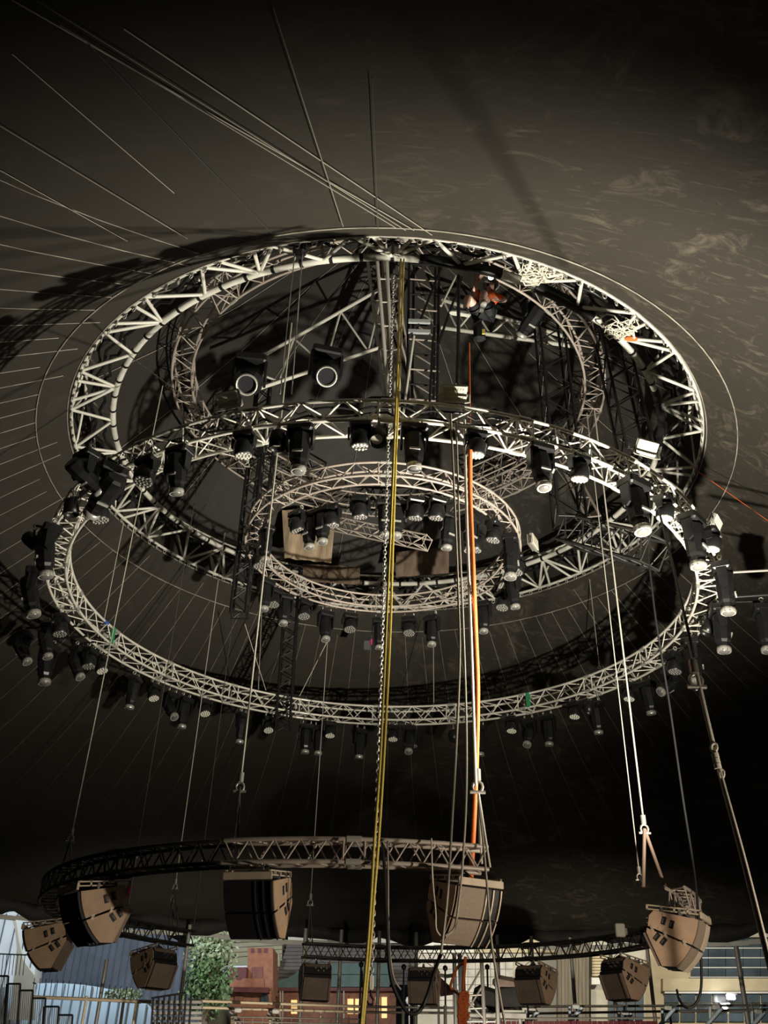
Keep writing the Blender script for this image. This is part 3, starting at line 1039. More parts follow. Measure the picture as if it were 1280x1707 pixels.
def make_array(name):
    r = thing(name, None, 'loudspeaker')
    W = .33
    for bi, (a0, a1) in enumerate(((12, 33.5), (34.5, 56))):
        fr = [spk(a0 + (a1 - a0) * k / 4, 1.0) for k in range(5)]
        poly = fr + ([(.235, -.315), (.20, -.17), (.12, -.10)] if bi == 0 else [(.09, -.865), (.265, -.40), (.25, -.335)])
        cab = MB().prism([(-W, y, z) for y, z in poly], (2 * W, 0, 0)).build('cabinet', 'speaker_black', r)
        cy = sum(p[0] for p in poly) / len(poly)
        cz = sum(p[1] for p in poly) / len(poly)
        ins = [(cy + (y - cy) * .975, cz + (z - cz) * .975) for y, z in poly]
        am = math.radians((a0 + a1) / 2)
        rot = Matrix.Rotation(am, 3, 'X')
        for s in (-1, 1):
            MB().prism([(s * W, y, z) for y, z in ins], (s * .014, 0, 0)).build('side_panel', 'speaker_tan', cab)
            for k, (y, z) in enumerate((((-.02, -.255), (-.13, -.31)) if bi == 0 else ((.11, -.47), (.02, -.535)))):
                MB().bevbox((s * (W + .012), y, z), (.012, .07, .12), .005, rot).build('handle', 'speaker_black', cab)
                MB().box((s * (W + .019), y + .014, z), (.006, .016, .07), rot).build('handle_bar', 'frame_grey', cab)
            for t_ in (.12, .42, .85):
                y, z = .235 + (-.375 - .235) * t_, -.32 + (-.61 + .32) * t_
                MB().box((s * (W + .018), y, z + (.02 if bi == 0 else -.02)), (.012, .05, .035), rot).build('link_plate', 'frame_tan', cab)
            y, z = spk(a0 + 3, .5)
            MB().cyl((s * W, y, z), (s * (W + .02), y, z), .02, n=8).build('bolt', 'frame_tan', cab)

        def front(x0, x1, ra, rb, m, nm):
            mb = MB()
            pts = [spk(a0 + .3 + (a1 - a0 - .6) * k / 4, rb) for k in range(5)] + [spk(a1 - .3 - (a1 - a0 - .6) * k / 4, ra) for k in range(5)]
            mb.prism([(x0, y, z) for y, z in pts], (x1 - x0, 0, 0))
            mb.build(nm, m, cab)
        front(-.322, .075, .99, 1.025, 'grille', 'grille')
        front(.088, .105, .98, 1.04, 'frame_tan', 'front_ridge')
        front(.12, .19, .98, 1.006, 'speaker_black', 'horn_slot')
        front(.195, .212, .98, 1.03, 'frame_tan', 'front_ridge')
        front(.225, .30, .98, 1.006, 'speaker_black', 'horn_slot')
        front(.308, .325, .98, 1.035, 'frame_tan', 'front_ridge')
        if bi == 1:
            q0, q1 = (.262, -.40), (.10, -.845)
            MB().prism([(-.27, q0[0], q0[1]), (-.27, q1[0], q1[1]), (-.27, q1[0] + .02, q1[1] - .008), (-.27, q0[0] + .02, q0[1] - .008)], (.54, 0, 0)).build('rear_panel', 'speaker_brown', cab)
            for s in (-1, 1):
                MB().prism([(s * .28, q0[0], q0[1]), (s * .28, q1[0], q1[1]), (s * .28, q1[0] + .045, q1[1] - .01), (s * .28, q0[0] + .05, q0[1] - .01)], (s * .045, 0, 0)).build('rear_rib', 'speaker_brown', cab)
        else:
            q0, q1 = (.135, -.105), (.20, -.17)
            MB().prism([(-.30, q0[0], q0[1]), (-.30, q1[0], q1[1]), (-.30, q1[0] + .012, q1[1]), (-.30, q0[0] + .012, q0[1] + .004)], (.60, 0, 0)).build('rear_panel', 'speaker_brown', cab)
            for k in range(5):
                y, z = .20 + .01 * (k % 2), -.20 - .06 * (k % 2)
                MB().cyl((-.20 + .065 * k, y, z), (-.20 + .065 * k, y + .07, z + .01), .017, n=8).build('connector', 'chrome', cab)
    # flying frame
    fr = []
    for s in (-1, 1):
        y0, z0 = spk(8.5, .22)
        y1, z1 = spk(8.5, 1.03)
        mb = MB()
        d = V((0, y1 - y0, z1 - z0)).normalized()
        u = V((0, -d.z, d.y)) * -1
        for off, t0, t1, wd in ((0, 0, 1, .018), (.055, 0, 1, .018)):
            a = V((s * .315, y0, z0)) + u * off
            b = V((s * .315, y1, z1)) + u * off
            mb.prism([a, b, b + u * wd, a + u * wd], (s * -.03, 0, 0))
        for t in (0, .26, .5, .74, .97):
            a = V((s * .315, y0 + (y1 - y0) * t, z0 + (z1 - z0) * t))
            b = a + V((0, y1 - y0, z1 - z0)) * .03
            mb.prism([a, b, b + u * .07, a + u * .07], (s * -.03, 0, 0))
        mb.build('frame_rail', 'frame_tan', r)
    for t, m in ((1.0, 'frame_tan'), (.30, 'frame_grey'), (.62, 'frame_grey')):
        y, z = spk(8.5, .22 + .81 * t)
        MB().box((0, y, z - .0), (.66, .035, .085)).build('frame_crossbar', m, r)
    MB().prism([(-.015, .14, -.10), (-.015, -.30, -.17), (-.015, -.06, 0.0)], (.03, 0, 0)).build('pick_plate', 'frame_grey', r)
    MB().tube([(0, -.06, -.02), (.02, -.06, .03), (0, -.06, .07), (-.02, -.06, .03)], .009, 5, True).build('shackle', 'chrome', r)
    for s in (-1, 1):
        MB().cyl((s * .28, -.05, -.10), (s * .04, -.06, .04), .007, n=5).build('sling', 'frame_grey', r)
    return r


arr0 = make_array('line_array_speaker')
usedA = False
ARR = {}
for px, py, z, lab, dyaw in (
        (766, 1546, 3.2, 'loudspeaker with a lit tan curved grille and dark horn slots on its right', 14),
        (170, 1562, 3.2, 'two-box loudspeaker with shaded front and tan side at the front left', -8),
        (88, 1588, 3.2, 'tan-sided loudspeaker at the far left, half hidden behind the front left one', 6),
        (262, 1622, 3.2, 'brown loudspeaker seen from behind, just left of the tree', 0),
        (433, 1528, 3.25, 'loudspeaker with a shaded front and pale lit side hanging before the brick tower', 0),
        (526, 1642, 3.2, 'brown loudspeaker seen from behind below the open end of the far truss', 0),
        (706, 1642, 3.2, 'brown loudspeaker seen from behind the tan grille speaker', 0),
        (889, 1644, 3.2, 'brown loudspeaker seen from behind with a pale grey right side', 0),
        (1036, 1638, 3.2, 'dark brown loudspeaker turned to the right, beside the tan right-hand one', 4),
        (1116, 1578, 3.2, 'tan-sided loudspeaker under the open truss end on the right', 10)):
    th = min((math.radians(k * .5) for k in range(-360, 360)), key=lambda t: (lambda q: (q[0] - px) ** 2 + .6 * (q[1] - py) ** 2)(proj(pol(5.0, t, z))))
    o = arr0 if not usedA else copy_tree(arr0)
    usedA = True
    o.location = pol(5.0, th, 3.63)
    o.scale = (.86, .86, .86)
    o.rotation_euler = (0, 0, th + math.radians(dyaw))
    o['label'] = lab
    o['group'] = 'loudspeakers hung from the low ring truss'
    if px in (170, 88, 433):           # fronts in shade: grille and ridges coloured black to stand for it
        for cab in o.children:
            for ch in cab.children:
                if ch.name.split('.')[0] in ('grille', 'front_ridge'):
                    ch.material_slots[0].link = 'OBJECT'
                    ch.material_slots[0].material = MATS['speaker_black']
    ARR[px] = o


MB().box((.35, .19, -.16), (.03, .05, .11)).build('pink_tag', 'tape_pink', ARR[170])

# the stand that carries the work floodlight, just outside the picture on the right
ws = thing('work_light_stand', 'tall tripod stand with the work floodlight pointing up, right of the rig', 'floodlight', (4.7, -5.6, 0))
bar('stand_pole', (4.7, -5.6, .3), (4.7, -5.6, 3.12), .03, 'black_steel', ws, 8)
for k in range(3):
    a = 2 * PI * k / 3 + .5
    bar('stand_leg', (4.7, -5.6, .9), (4.7 + .7 * math.cos(a), -5.6 + .7 * math.sin(a), .02), .02, 'black_steel', ws, 6)
MB().bevbox((4.7, -5.6, 3.2), (.42, .30, .12), .03).build('lamp_housing', 'flood_body', ws, True)


# ------------------------------------------------------------------ ropes, wires, chains
def smooth(pts, k=6):
    pts = [V(p) for p in pts]
    if len(pts) < 3:
        return pts
    out = []
    for i in range(len(pts) - 1):
        p0, p1, p2, p3 = pts[max(i - 1, 0)], pts[i], pts[i + 1], pts[min(i + 2, len(pts) - 1)]
        for j in range(k):
            t = j / k
            out.append(.5 * ((2 * p1) + (p2 - p0) * t + (2 * p0 - 5 * p1 + 4 * p2 - p3) * t * t + (3 * p1 - p0 - 3 * p2 + p3) * t ** 3))
    return out + [pts[-1]]


def P(l):
    return [at_y(*q) for q in l]


def rope(name, label, cat, pts, r, m, group=None, n=6):
    o = MB().tube(smooth(P(pts)), r, n).build(name, m)
    return tag(o, label, cat, group)


def shackle(parent, p, s=1.0, m='silver', world=True):
    p = V(p)
    mb = MB()
    mb.cyl(p + V((0, 0, .05 * s)), p + V((0, 0, .14 * s)), .028 * s, n=8)
    mb.tube([p + V((.04 * s * math.cos(t), 0, .045 * s * math.sin(t))) for t in [2 * PI * i / 10 for i in range(10)]], .012 * s, 5, True)
    mb.cyl(p + V((-.06 * s, 0, -.04 * s)), p + V((.06 * s, 0, -.04 * s)), .014 * s, n=6)
    return mb.build('shackle', m, parent, world)


def hang_wire(label, px, py, y, ztop, legs, r=.0105, m='wire', lm='wire_dark', s=1.0, lr=.014):
    b = at_y(px, py, y)
    t = thing('suspension_wire', label, 'wire', b)
    bar('wire', b + V((0, 0, .1)), V((b.x, b.y, ztop)), r, m, t, 6)
    shackle(t, b, s)
    for L in legs:
        bar('bridle_leg', b, at_y(*L) if len(L) == 3 else V((b.x, b.y, 3.95)), lr, lm, t, 5)
    return t


hang_wire('steel wire with two black legs lifting the left end of the front truss', 118, 1398, -2.6, 12.6, [(96, 1470, -2.0), (119, 1452, -3.2)])
hang_wire('steel wire running down to the far left end of the low truss', 292, 1478, 3.0, 12.7, [(281, 1545, 2.6), (297, 1545, 3.4)], .0095)
hang_wire('thick steel wire lifting the front truss above the speaker with the shaded front', 400, 1312, -4.3, 12.7, [(388, 1420, -4.6), (397, 1425, -4.2)], .014, s=1.3)
hang_wire('steel wire lifting the far truss beside the brown back-turned speaker', 517, 1505, 5.0, 12.6, [(512, 1575, 5.0), (521, 1575, 5.0)], .010, s=1.3)
hang_wire('steel wire with a brown sling lifting the open truss end on the right', 1074, 1382, -2.3, 12.6, [(1072, 1478, -2.5), (1109, 1480, -1.9)], .015, lm='strap_brown', s=1.4, lr=.028)
hang_wire('thin steel wire just left of the brown sling', 1066, 1462, -2.2, 12.6, [(1072, 1478, -2.3)], .009)
hang_wire('faint wire hanging to the left low truss behind the lighting ring', 227, 1428, .5, 12.6, [(0, 0)], .006, 'wire_dark', s=.5)
hang_wire('faint wire hanging beside the far left loudspeaker wire', 336, 1440, 2.6, 12.6, [(0, 0)], .006, 'wire_dark', s=.5)
hang_wire('black hanging leg over the back-turned speaker by the tree', 287, 1500, 3.4, 4.6, [(279, 1590, 3.3), (290, 1555, 3.5)], .014, 'cable_black', s=.7)
# lighting ring suspension
for i, (px, py, tx, ty, y0, y1, lab) in enumerate((
        (172, 1040, 206, 871, None, 1.0, 'wire holding the lighting ring beside the green tape'),
        (430, 1155, 437, 1000, 5.6, 5.4, 'wire holding the far left of the lighting ring'),
        (446, 1168, 408, 1040, 5.8, 4.6, 'slanting wire left of the thin black mast'),
        (493, 1178, 545, 1070, 5.9, 5.2, 'slanting wire right of the thin black mast'),
        (723, 1180, 722, 1050, 5.9, 5.7, 'short wire holding the far middle of the lighting ring'),
        (999, 1112, 975, 900, 4.4, 4.0, 'chain and hook holding the far right of the lighting ring'),
        (345, 700, 212, 590, -5.0, -3.6, 'dark wire crossing the left of the cupola opening'),
        (412, 775, 310, 740, -4.0, -5.6, 'wire with a shackle under the ring on the left'))):
    if y0 is None:
        a = at_z(px, py, 9.5)
    else:
        a = at_y(px, py, y0)
    t = thing('ring_hanger', lab, 'wire', a)
    bar('wire', a + V((0, 0, .1)), at_y(tx, ty, y1), .010, 'wire', t, 6)
    shackle(t, a, .8)

# hoist chain with hook, in the middle
ch = thing('hoist_chain', 'pale hoist chain with hook hanging in the middle beside the yellow ropes', 'chain', at_y(617, 1650, -5.45))
b0 = at_y(619, 1625, -5.45)
t0 = V((b0.x, b0.y, 12.8))
nl = 190
link = MB()
for i in range(nl):
    c = b0.lerp(t0, i / nl)
    L = (t0 - b0).length / nl
    ax = V((1, 0, 0)) if i % 2 else V((0, 1, 0))
    link.tube([c + ax * (.020 * math.cos(a)) + V((0, 0, L * .68 * math.sin(a))) for a in [2 * PI * k / 8 for k in range(8)]], .0085, 4, True)
link.build('chain_links', 'chain', ch, True)['kind'] = 'stuff'
bar('top_hook', t0, pol(CB[0], theta(t0), CB[1]), .02, 'black_steel', ch, 6)
MB().bevbox(b0 + V((0, 0, -.07)), (.055, .05, .14), .012).build('hook_block', 'rope_white', ch, True)
MB().tube([b0 + V((x, 0, z)) for x, z in ((0, -.14), (0, -.19), (.03, -.23), (.02, -.27), (-.02, -.27), (-.035, -.24))], .012, 6).build('hook', 'black_steel', ch, True)

rope('yellow_rope', 'left yellow rope of the pair hanging in the middle', 'rope', [(668, 432, -5.9), (663, 600, -6.3), (657, 735, -6.7), (650, 900, -6.9), (643, 1060, -7), (634, 1260, -7), (624, 1400, -7), (620, 1470, -7), (614, 1560, -7), (601, 1715, -7)], .0145, 'rope_yellow', 'pair of yellow ropes')
rope('yellow_rope', 'right yellow rope of the pair hanging in the middle', 'rope', [(673, 432, -5.8), (667, 600, -6.2), (661, 735, -6.6), (655, 900, -6.8), (650, 1060, -6.9), (640, 1260, -6.9), (631, 1400, -6.9), (623, 1500, -6.9), (617, 1580, -6.9), (604, 1715, -6.9)], .0145, 'rope_yellow', 'pair of yellow ropes')
rope('orange_rope', 'thin orange rope hanging below the person', 'rope', [(782, 572, -4.9), (783, 680, -5.4), (783.5, 760, -6.4)], .013, 'rope_orange')
rope('orange_rope', 'thick orange rope running down to the low truss', 'rope', [(783.5, 750, -6.5), (784, 840, -6.2), (789, 960, -6), (793, 1060, -5.6), (796, 1150, -5.3), (794, 1270, -5), (789, 1390, -4.7), (784, 1480, -4.6)], .030, 'rope_orange', n=8)
oc = thing('rope_coil', 'orange rope tied in a loose bundle on the scaffold below', 'rope', at_y(770, 1715, 2))
rope_pts = [(776, 1595, 2), (772, 1640, 2), (771, 1665, 2), (768, 1715, 2)]
MB().tube(smooth(P(rope_pts)), .03, 6).build('rope_tail', 'rope_orange', oc, True)
for k in range(9):
    cx, cy = 772 + random.uniform(-3, 3), 1662 + k * 5
    MB().tube(smooth([at_y(cx + 6 * math.cos(a) + random.uniform(-2, 2), cy + 9 * math.sin(a), 1.9) for a in [2 * PI * j / 7 for j in range(8)]], 3), .026, 5).build('rope_loop', 'rope_orange', oc, True)
MB().tube(smooth(P([(774, 1605, 2.0), (763, 1612, 2.2), (755, 1630, 2.2), (751, 1645, 2.2), (757, 1652, 2.2), (764, 1657, 2.2), (771, 1665, 2.0)])), .024, 6).build('slack_loop', 'rope_orange', oc, True)

rope('white_rope', 'pale rope hanging left of the orange rope down to the speaker', 'rope', [(751, 690, -6.5), (756, 800, -6.5), (764, 1000, -6.4), (766, 1100, -6.4), (760, 1250, -6.3), (754, 1360, -6.2), (746, 1490, -6.1), (735, 1590, -6)], .0135, 'rope_grey')
rope('white_rope', 'pale rope running close along the braided one', 'rope', [(759, 700, -6.2), (761, 730, -6.25), (766, 900, -6.2), (772, 1040, -6.1), (777, 1200, -6), (777, 1330, -5.9), (771, 1440, -5.8), (765, 1500, -5.8), (758, 1545, -5.75), (742, 1560, -5.75)], .0125, 'rope_grey')
rope('braided_rope', 'thick braided white rope beside the orange rope', 'rope', [(774, 700, -6.0), (777, 840, -6), (782, 980, -5.9), (787, 1120, -5.7), (793, 1310, -5.3)], .019, 'rope_white')
br = thing('rope_bridle', 'white rope bridle with shackle on the right end of the front truss', 'bridle', at_y(796, 1318, -5.2))
shackle(br, at_y(796, 1312, -5.2), 1.5)
for q in ((799, 1410, -4.9), (811, 1412, -5.0), (817, 1446, -5.1), (803, 1440, -4.9)):
    bar('bridle_leg', at_y(797, 1318, -5.2), at_y(*q), .014, 'rope_white', br, 5)
rope('grey_rope', 'grey rope slanting down across the tan grille speaker to the right', 'rope', [(797, 1330, -5.7), (805, 1400, -5.8), (812, 1480, -5.9), (818, 1560, -6), (828, 1630, -6), (843, 1715, -6)], .012, 'rope_grey')
rope('dark_line', 'dark line hanging left of the white ropes', 'rope', [(764, 460, -5.6), (764, 560, -5.8), (762, 640, -6)], .028, 'cable_black')
rope('black_cable', 'black cable hanging from the front truss in a big loop', 'cable', [(638, 1403, -5.05), (638, 1412, -5.14), (641, 1450, -5.3), (645, 1540, -5.4), (650, 1620, -5.4), (662, 1660, -5.4), (680, 1688, -5.4), (698, 1686, -5.4), (712, 1660, -5.4), (724, 1620, -5.5), (735, 1590, -5.6)], .020, 'cable_black')
rope('grey_cable', 'thin grey cable beside the big black cable loop', 'cable', [(646, 1402, -5.2), (647, 1470, -5.3), (648, 1560, -5.3), (655, 1625, -5.3), (668, 1650, -5.3)], .010, 'rope_grey')
rope('white_cable', 'short pale cable looping over the top of the front truss', 'cable', [(719, 1398, -5.2), (720, 1440, -5.3), (722, 1478, -5.3), (726, 1520, -5.4), (727, 1548, -5.4), (734, 1560, -5.4)], .009, 'rope_white')
rope('black_cable', 'black cable from the rig looping below the tan right-hand speaker', 'cable', [(1080, 924, -2.5), (1084, 960, -2.5), (1094, 1040, -2.5), (1115, 1170, -2.4), (1138, 1330, -2.6), (1158, 1460, -2.7), (1166, 1560, -2.7), (1169, 1640, -2.7), (1160, 1672, -2.7), (1145, 1680, -2.7), (1133, 1668, -2.6), (1128, 1650, -2.5)], .017, 'cable_black')
sl = thing('hooked_line', 'dark strap with steel hooks and white rope on the right', 'rope', at_y(1275, 1600, -7.8))
MB().tube(smooth(P([(1098, 850, -5.9), (1118, 930, -7.0), (1142, 1030, -7.8), (1157, 1096, -7.8)])), .015, 6).build('strap', 'wire_dark', sl, True)
shackle(sl, at_y(1160, 1135, -7.8), 1.5)
MB().tube(smooth(P([(1160, 1098, -7.8), (1166, 1120, -7.8), (1165, 1145, -7.8), (1158, 1150, -7.8), (1154, 1143, -7.8)])), .012, 6).build('hook', 'chrome', sl, True)
MB().tube(smooth(P([(1161, 1120, -7.8), (1172, 1170, -7.8), (1188, 1238, -7.8)])), .021, 6).build('rope_upper', 'rope_white', sl, True)
MB().tube([at_y(1190 + 5 * math.cos(t), 1246 + 7 * math.sin(t), -7.82) for t in [2 * PI * i / 10 for i in range(10)]], .015, 5, True).build('knot_loop', 'rope_white', sl, True)
MB().tube([at_y(1203 + 4 * math.cos(t), 1290 + 7 * math.sin(t), -7.82) for t in [2 * PI * i / 10 for i in range(10)]], .011, 5, True).build('knot_loop', 'rope_white', sl, True)
for k in range(3):
    MB().cyl(at_y(1191 + k * 2, 1256 + 9 * k, -7.82), at_y(1193 + k * 2, 1263 + 9 * k, -7.82), .036, n=8).build('knot', 'rope_white', sl, True)
MB().tube(smooth(P([(1190, 1246, -7.8), (1203, 1300, -7.8), (1240, 1440, -7.8), (1292, 1650, -7.8)])), .022, 6).build('rope_lower', 'rope_white', sl, True)
MB().tube(smooth(P([(1194, 1262, -7.82), (1209, 1316, -7.82), (1246, 1450, -7.82), (1296, 1650, -7.82)])), .014, 6).build('rope_tail', 'rope_grey', sl, True)

def under_roof(px, py, gap):
    d = ray(px, py)
    t = 1.0
    while t < 60:
        q = CAM + d * t
        r = math.hypot(q.x, q.y)
        if r > 6.5 and q.z >= roofz(r) - gap or q.z > 12.4:
            return q
        t += .01
    return q


# long wires stretched under the roof, upper left
for i, (a, b, ya, yb, lab) in enumerate((
        ((20, 0), (690, 384), -10.8, -6.7, 'uppermost long wire stretched under the roof to the cupola'),
        ((60, 0), (676, 384), -10.7, -6.7, 'second long wire of the bundle stretched under the roof'),
        ((100, 42), (660, 380), -10.5, -6.7, 'third long wire of the bundle stretched under the roof'),
        ((206, 48), (720, 392), -10.3, -6.8, 'long wire just above the bundle under the roof'),
        ((135, 60), (452, 388), -10.6, -6.9, 'steep wire crossing the bundle towards the left of the cupola'),
        ((455, 12), (572, 378), -11.0, -7.0, 'steep wire near the top middle of the roof'),
        ((20, 90), (290, 322), -10.0, -7.6, 'wire ending near the shadow of the moving light'),
        ((620, 130), (630, 380), -9.6, -6.9, 'faint vertical wire above the middle of the cupola'),
        ((0, 210), (312, 398), 0, 0, 'wire at the left running below the shadow of the moving light'),
        ((0, 284), (212, 402), 0, 0, 'wire at the left edge above the truss shadow'))):
    pts = [under_roof(a[0] + (b[0] - a[0]) * k / 16, a[1] + (b[1] - a[1]) * k / 16, .05 + .02 * (i % 3)) for k in range(17)]
    tag(MB().tube(pts, .006 if i < 4 else .005, 5).build('roof_wire', 'wire' if i in (0, 3, 6, 9) else 'rope_grey' if i not in (4, 7) else 'wire_dark'), lab, 'wire', 'wires stretched under the roof')
rope('red_line', 'thin red line running from the cupola edge to the right', 'rope', [(1152, 778, -1.0), (1280, 868, -1.4)], .006, 'shirt_orange')

# ropes and tarps stowed on the cupola ring, right side
for k, (px, py, lab) in enumerate(((1028, 548, 'tangle of white rope stowed on the right side of the cupola ring'), (905, 452, 'bundle of white cable stowed on the cupola ring behind the person'))):
    t = thing('rope_bundle', lab, 'rope', at_z(px, py, 12.6))
    for j in range(16):
        c = at_z(px + random.uniform(-22, 22), py + random.uniform(-14, 14), 12.62)
        rr = random.uniform(.08, .2)
        a0 = random.uniform(0, 6)
        MB().tube([c + V((rr * math.cos(a0 + q), rr * .6 * math.sin(a0 + q) , .05 * math.sin(3 * q + j))) for q in [2 * PI * i / 9 for i in range(10)]], .013, 5).build('rope_loop', 'rope_white', t, True)
t = thing('cloth_rag', 'red rag tied to the right side of the cupola ring', 'rag', at_z(1052, 565, 12.6))
MB().bevbox(at_z(1052, 565, 12.6), (.22, .10, .08), .03).build('rag', 'shirt_orange', t, True)
# tapes on the lighting ring
for px, py, m, lab in ((163, 1062, 'tape_green', 'green tape wrapped on the lighting ring by its left hanger'), (895, 1176, 'tape_green', 'green tape wrapped on the far right of the lighting ring'),
                       (170, 1050, 'tape_blue', 'blue tape beside the green tape on the lighting ring')):
    p = at_z(px, py, LZ)
    th = theta(p)
    mb = MB()
    if m == 'tape_green':
        mb.box(pol(LR - .19, th, LZ), (.075, .075, .36), Matrix.Rotation(th, 3, 'Z'))
    else:
        mb.cyl(pol(LR - .18, th - .012, LZ + .17), pol(LR - .18, th + .012, LZ + .17), .036, n=8)
    tag(mb.build('marking_tape', m), lab, 'tape')

# small exit-style sign behind the small ring
t = thing('warning_light', 'small red light box behind the far side of the small ring', 'sign', at_y(612, 1075, 5.6))
MB().box(at_y(612, 1076, 5.6), (.16, .06, .24)).build('box', 'frame_grey', t, True)
MB().box(at_y(619, 1070, 5.55), (.04, .03, .14)).build('red_strip', 'tape_pink', t, True)


# ------------------------------------------------------------------ the rigger in the cupola
def skin(name, m, pts, edges, parent, sub=2):
    me = bpy.data.meshes.new(name)
    me.from_pydata([p for p, r in pts], edges, [])
    o = put(name, me, parent)
    o.modifiers.new('skin', 'SKIN').use_smooth_shade = True
    me.skin_vertices.new() if not me.skin_vertices else None
    for i, (p, r) in enumerate(pts):
        sv = me.skin_vertices[0].data[i]
        sv.radius = r if isinstance(r, tuple) else (r, r)
        sv.use_root = (i == 0)
    s = o.modifiers.new('sub', 'SUBSURF')
    s.levels = s.render_levels = sub
    me.materials.append(MATS[m])
    return o


ppos = at_y(806, 520, -4.6)
per = thing('person', 'person in orange shirt and dark shorts hanging in a harness with a headlamp', 'person', ppos)
# local frame: person sits in the harness, legs to -x/-y (towards the camera and left), pelvis at the origin
J = dict(pel=(0, 0, 0), spine=(.05, .03, .20), chest=(.10, .04, .37), neck=(.13, .02, .49), head=(.15, -.01, .62), crown=(.15, -.01, .72),
         lh=(-.10, -.03, -.03), lk=(-.30, -.32, .02), la=(-.36, -.40, -.36), rh=(.09, -.06, -.04), rk=(-.04, -.42, .03), ra=(-.10, -.50, -.33),
         ls=(-.07, .02, .41), le=(-.20, -.10, .28), lw=(-.15, -.26, .40), rs=(.26, .05, .40), re=(.37, -.10, .20), rw=(.25, -.24, .02))
names = list(J)
idx = {n: i for i, n in enumerate(names)}
rad = dict(pel=(.14, .11), spine=(.125, .10), chest=(.15, .105), neck=.055, head=(.078, .095), crown=(.06, .075), lh=.095, lk=.062, la=.042, rh=.095, rk=.062, ra=.042,
           ls=.06, le=.044, lw=.03, rs=.06, re=.044, rw=.03)
ed = [(idx[a], idx[b]) for a, b in (('pel', 'spine'), ('spine', 'chest'), ('chest', 'neck'), ('neck', 'head'), ('head', 'crown'), ('pel', 'lh'), ('lh', 'lk'), ('lk', 'la'), ('pel', 'rh'), ('rh', 'rk'), ('rk', 'ra'),
                                   ('chest', 'ls'), ('ls', 'le'), ('le', 'lw'), ('chest', 'rs'), ('rs', 're'), ('re', 'rw'))]
pts = [(J[n], rad[n]) for n in names]
# calves, hands and fingers continue the same surface
extra = []


def addj(p, r, to):
    pts.append((p, r))
    ed.append((to, len(pts) - 1))
    return len(pts) - 1


def lerp3(a, b, t):
    return tuple(x + (y - x) * t for x, y in zip(a, b))


for w_, d in (('lw', (.05, -.06, .05)), ('rw', (-.06, -.07, -.02))):
    wp = V(J[w_])
    palm = addj(tuple(wp + V(d) * .9), (.032, .022), idx[w_])
    side = V(d).cross(V((0, 0, 1))).normalized()
    for k in range(4):
        base = wp + V(d) * 1.5 + side * (.017 * (k - 1.5))
        f1 = addj(tuple(base), .010, palm)
        f2 = addj(tuple(base + V(d) * .45 + V((0, 0, -.012))), .0085, f1)
        addj(tuple(base + V(d) * .62 + V((0, 0, -.035 - .003 * (k == 3)))), .007, f2)
    th1 = addj(tuple(wp + V(d) * .8 + side * .045), .011, palm)
    addj(tuple(wp + V(d) * 1.3 + side * .062 + V((0, 0, -.012))), .009, th1)
# make calves fuller: split shin edges
for kn, an in (('lk', 'la'), ('rk', 'ra')):
    ed.remove((idx[kn], idx[an]))
    pts.append((lerp3(J[kn], J[an], .35), .064))
    c = len(pts) - 1
    ed += [(idx[kn], c), (c, idx[an])]
body = skin('body', 'skin', pts, ed, per)
# clothing
shirt = skin('shirt', 'shirt_orange', [(J['pel'], (.155, .125)), (J['spine'], (.145, .12)), (J['chest'], (.168, .125)), (lerp3(J['chest'], J['neck'], .7), .075), (J['ls'], .078), (lerp3(J['ls'], J['le'], .75), .062), (J['rs'], .08), (lerp3(J['rs'], J['re'], .95), .062)],
             [(0, 1), (1, 2), (2, 3), (2, 4), (4, 5), (2, 6), (6, 7)], per)
shorts = skin('shorts', 'shorts_dark', [(J['pel'], (.165, .135)), (J['lh'], .115), (lerp3(J['lh'], J['lk'], .62), .092), (J['rh'], .115), (lerp3(J['rh'], J['rk'], .62), .092)], [(0, 1), (1, 2), (0, 3), (3, 4)], per)
for an, d in (('la', (-.19, -.02, .015)), ('ra', (.01, -.20, -.06))):
    a = V(J[an])
    dv = V(d)
    skin('shoe', 'shoe_grey', [(tuple(a + V((0, 0, .02))), .05), (tuple(a + dv * -.25 + V((0, 0, -.06))), .046), (tuple(a + dv * .6 + V((0, 0, -.065))), .05), (tuple(a + dv * 1.15 + V((0, 0, -.07))), .042)], [(0, 1), (1, 2), (2, 3)], per)
    # sole: outline along the foot
    u = dv.normalized()
    sd = u.cross(V((0, 0, 1))).normalized()
    base = a + V((0, 0, -.125))
    out = [(-.40, .030), (-.25, .040), (.1, .034), (.5, .042), (.95, .050), (1.25, .040), (1.4, .015)]
    ln = dv.length
    poly = [base + u * (t * ln) + sd * w2 for t, w2 in out] + [base + u * (t * ln) - sd * w2 for t, w2 in reversed(out)]
    MB().prism(poly, (0, 0, .035)).build('shoe_sole', 'sole', per)
for a, b in (('lh', 'lk'), ('rh', 'rk')):
    c = V(lerp3(J[a], J[b], .28))
    d = (V(J[b]) - V(J[a])).normalized()
    e1 = d.orthogonal().normalized()
    e2 = d.cross(e1)
    MB().tube([c + e1 * .118 * math.cos(t) + e2 * .118 * math.sin(t) for t in [2 * PI * i / 14 for i in range(14)]], .016, 5, True).build('harness_leg_strap', 'cable_black', per)
MB().tube([V((.185 * math.cos(t), .15 * math.sin(t), .05)) for t in [2 * PI * i / 18 for i in range(18)]], .02, 5, True).build('harness_belt', 'cable_black', per)
HO = V((.09, -.03, -.08))
hm = Matrix.Translation(V((.06, .03, .74)) + HO)
MB().lathe([(.118, -.01), (.122, .02), (.112, .07), (.08, .115), (.03, .135), (.005, .138)], 16, hm).build('helmet', 'helmet', per)
MB().lathe([(.125, .0), (.150, -.012), (.150, -.002), (.12, .012)], 16, hm).build('helmet_brim', 'helmet', per)
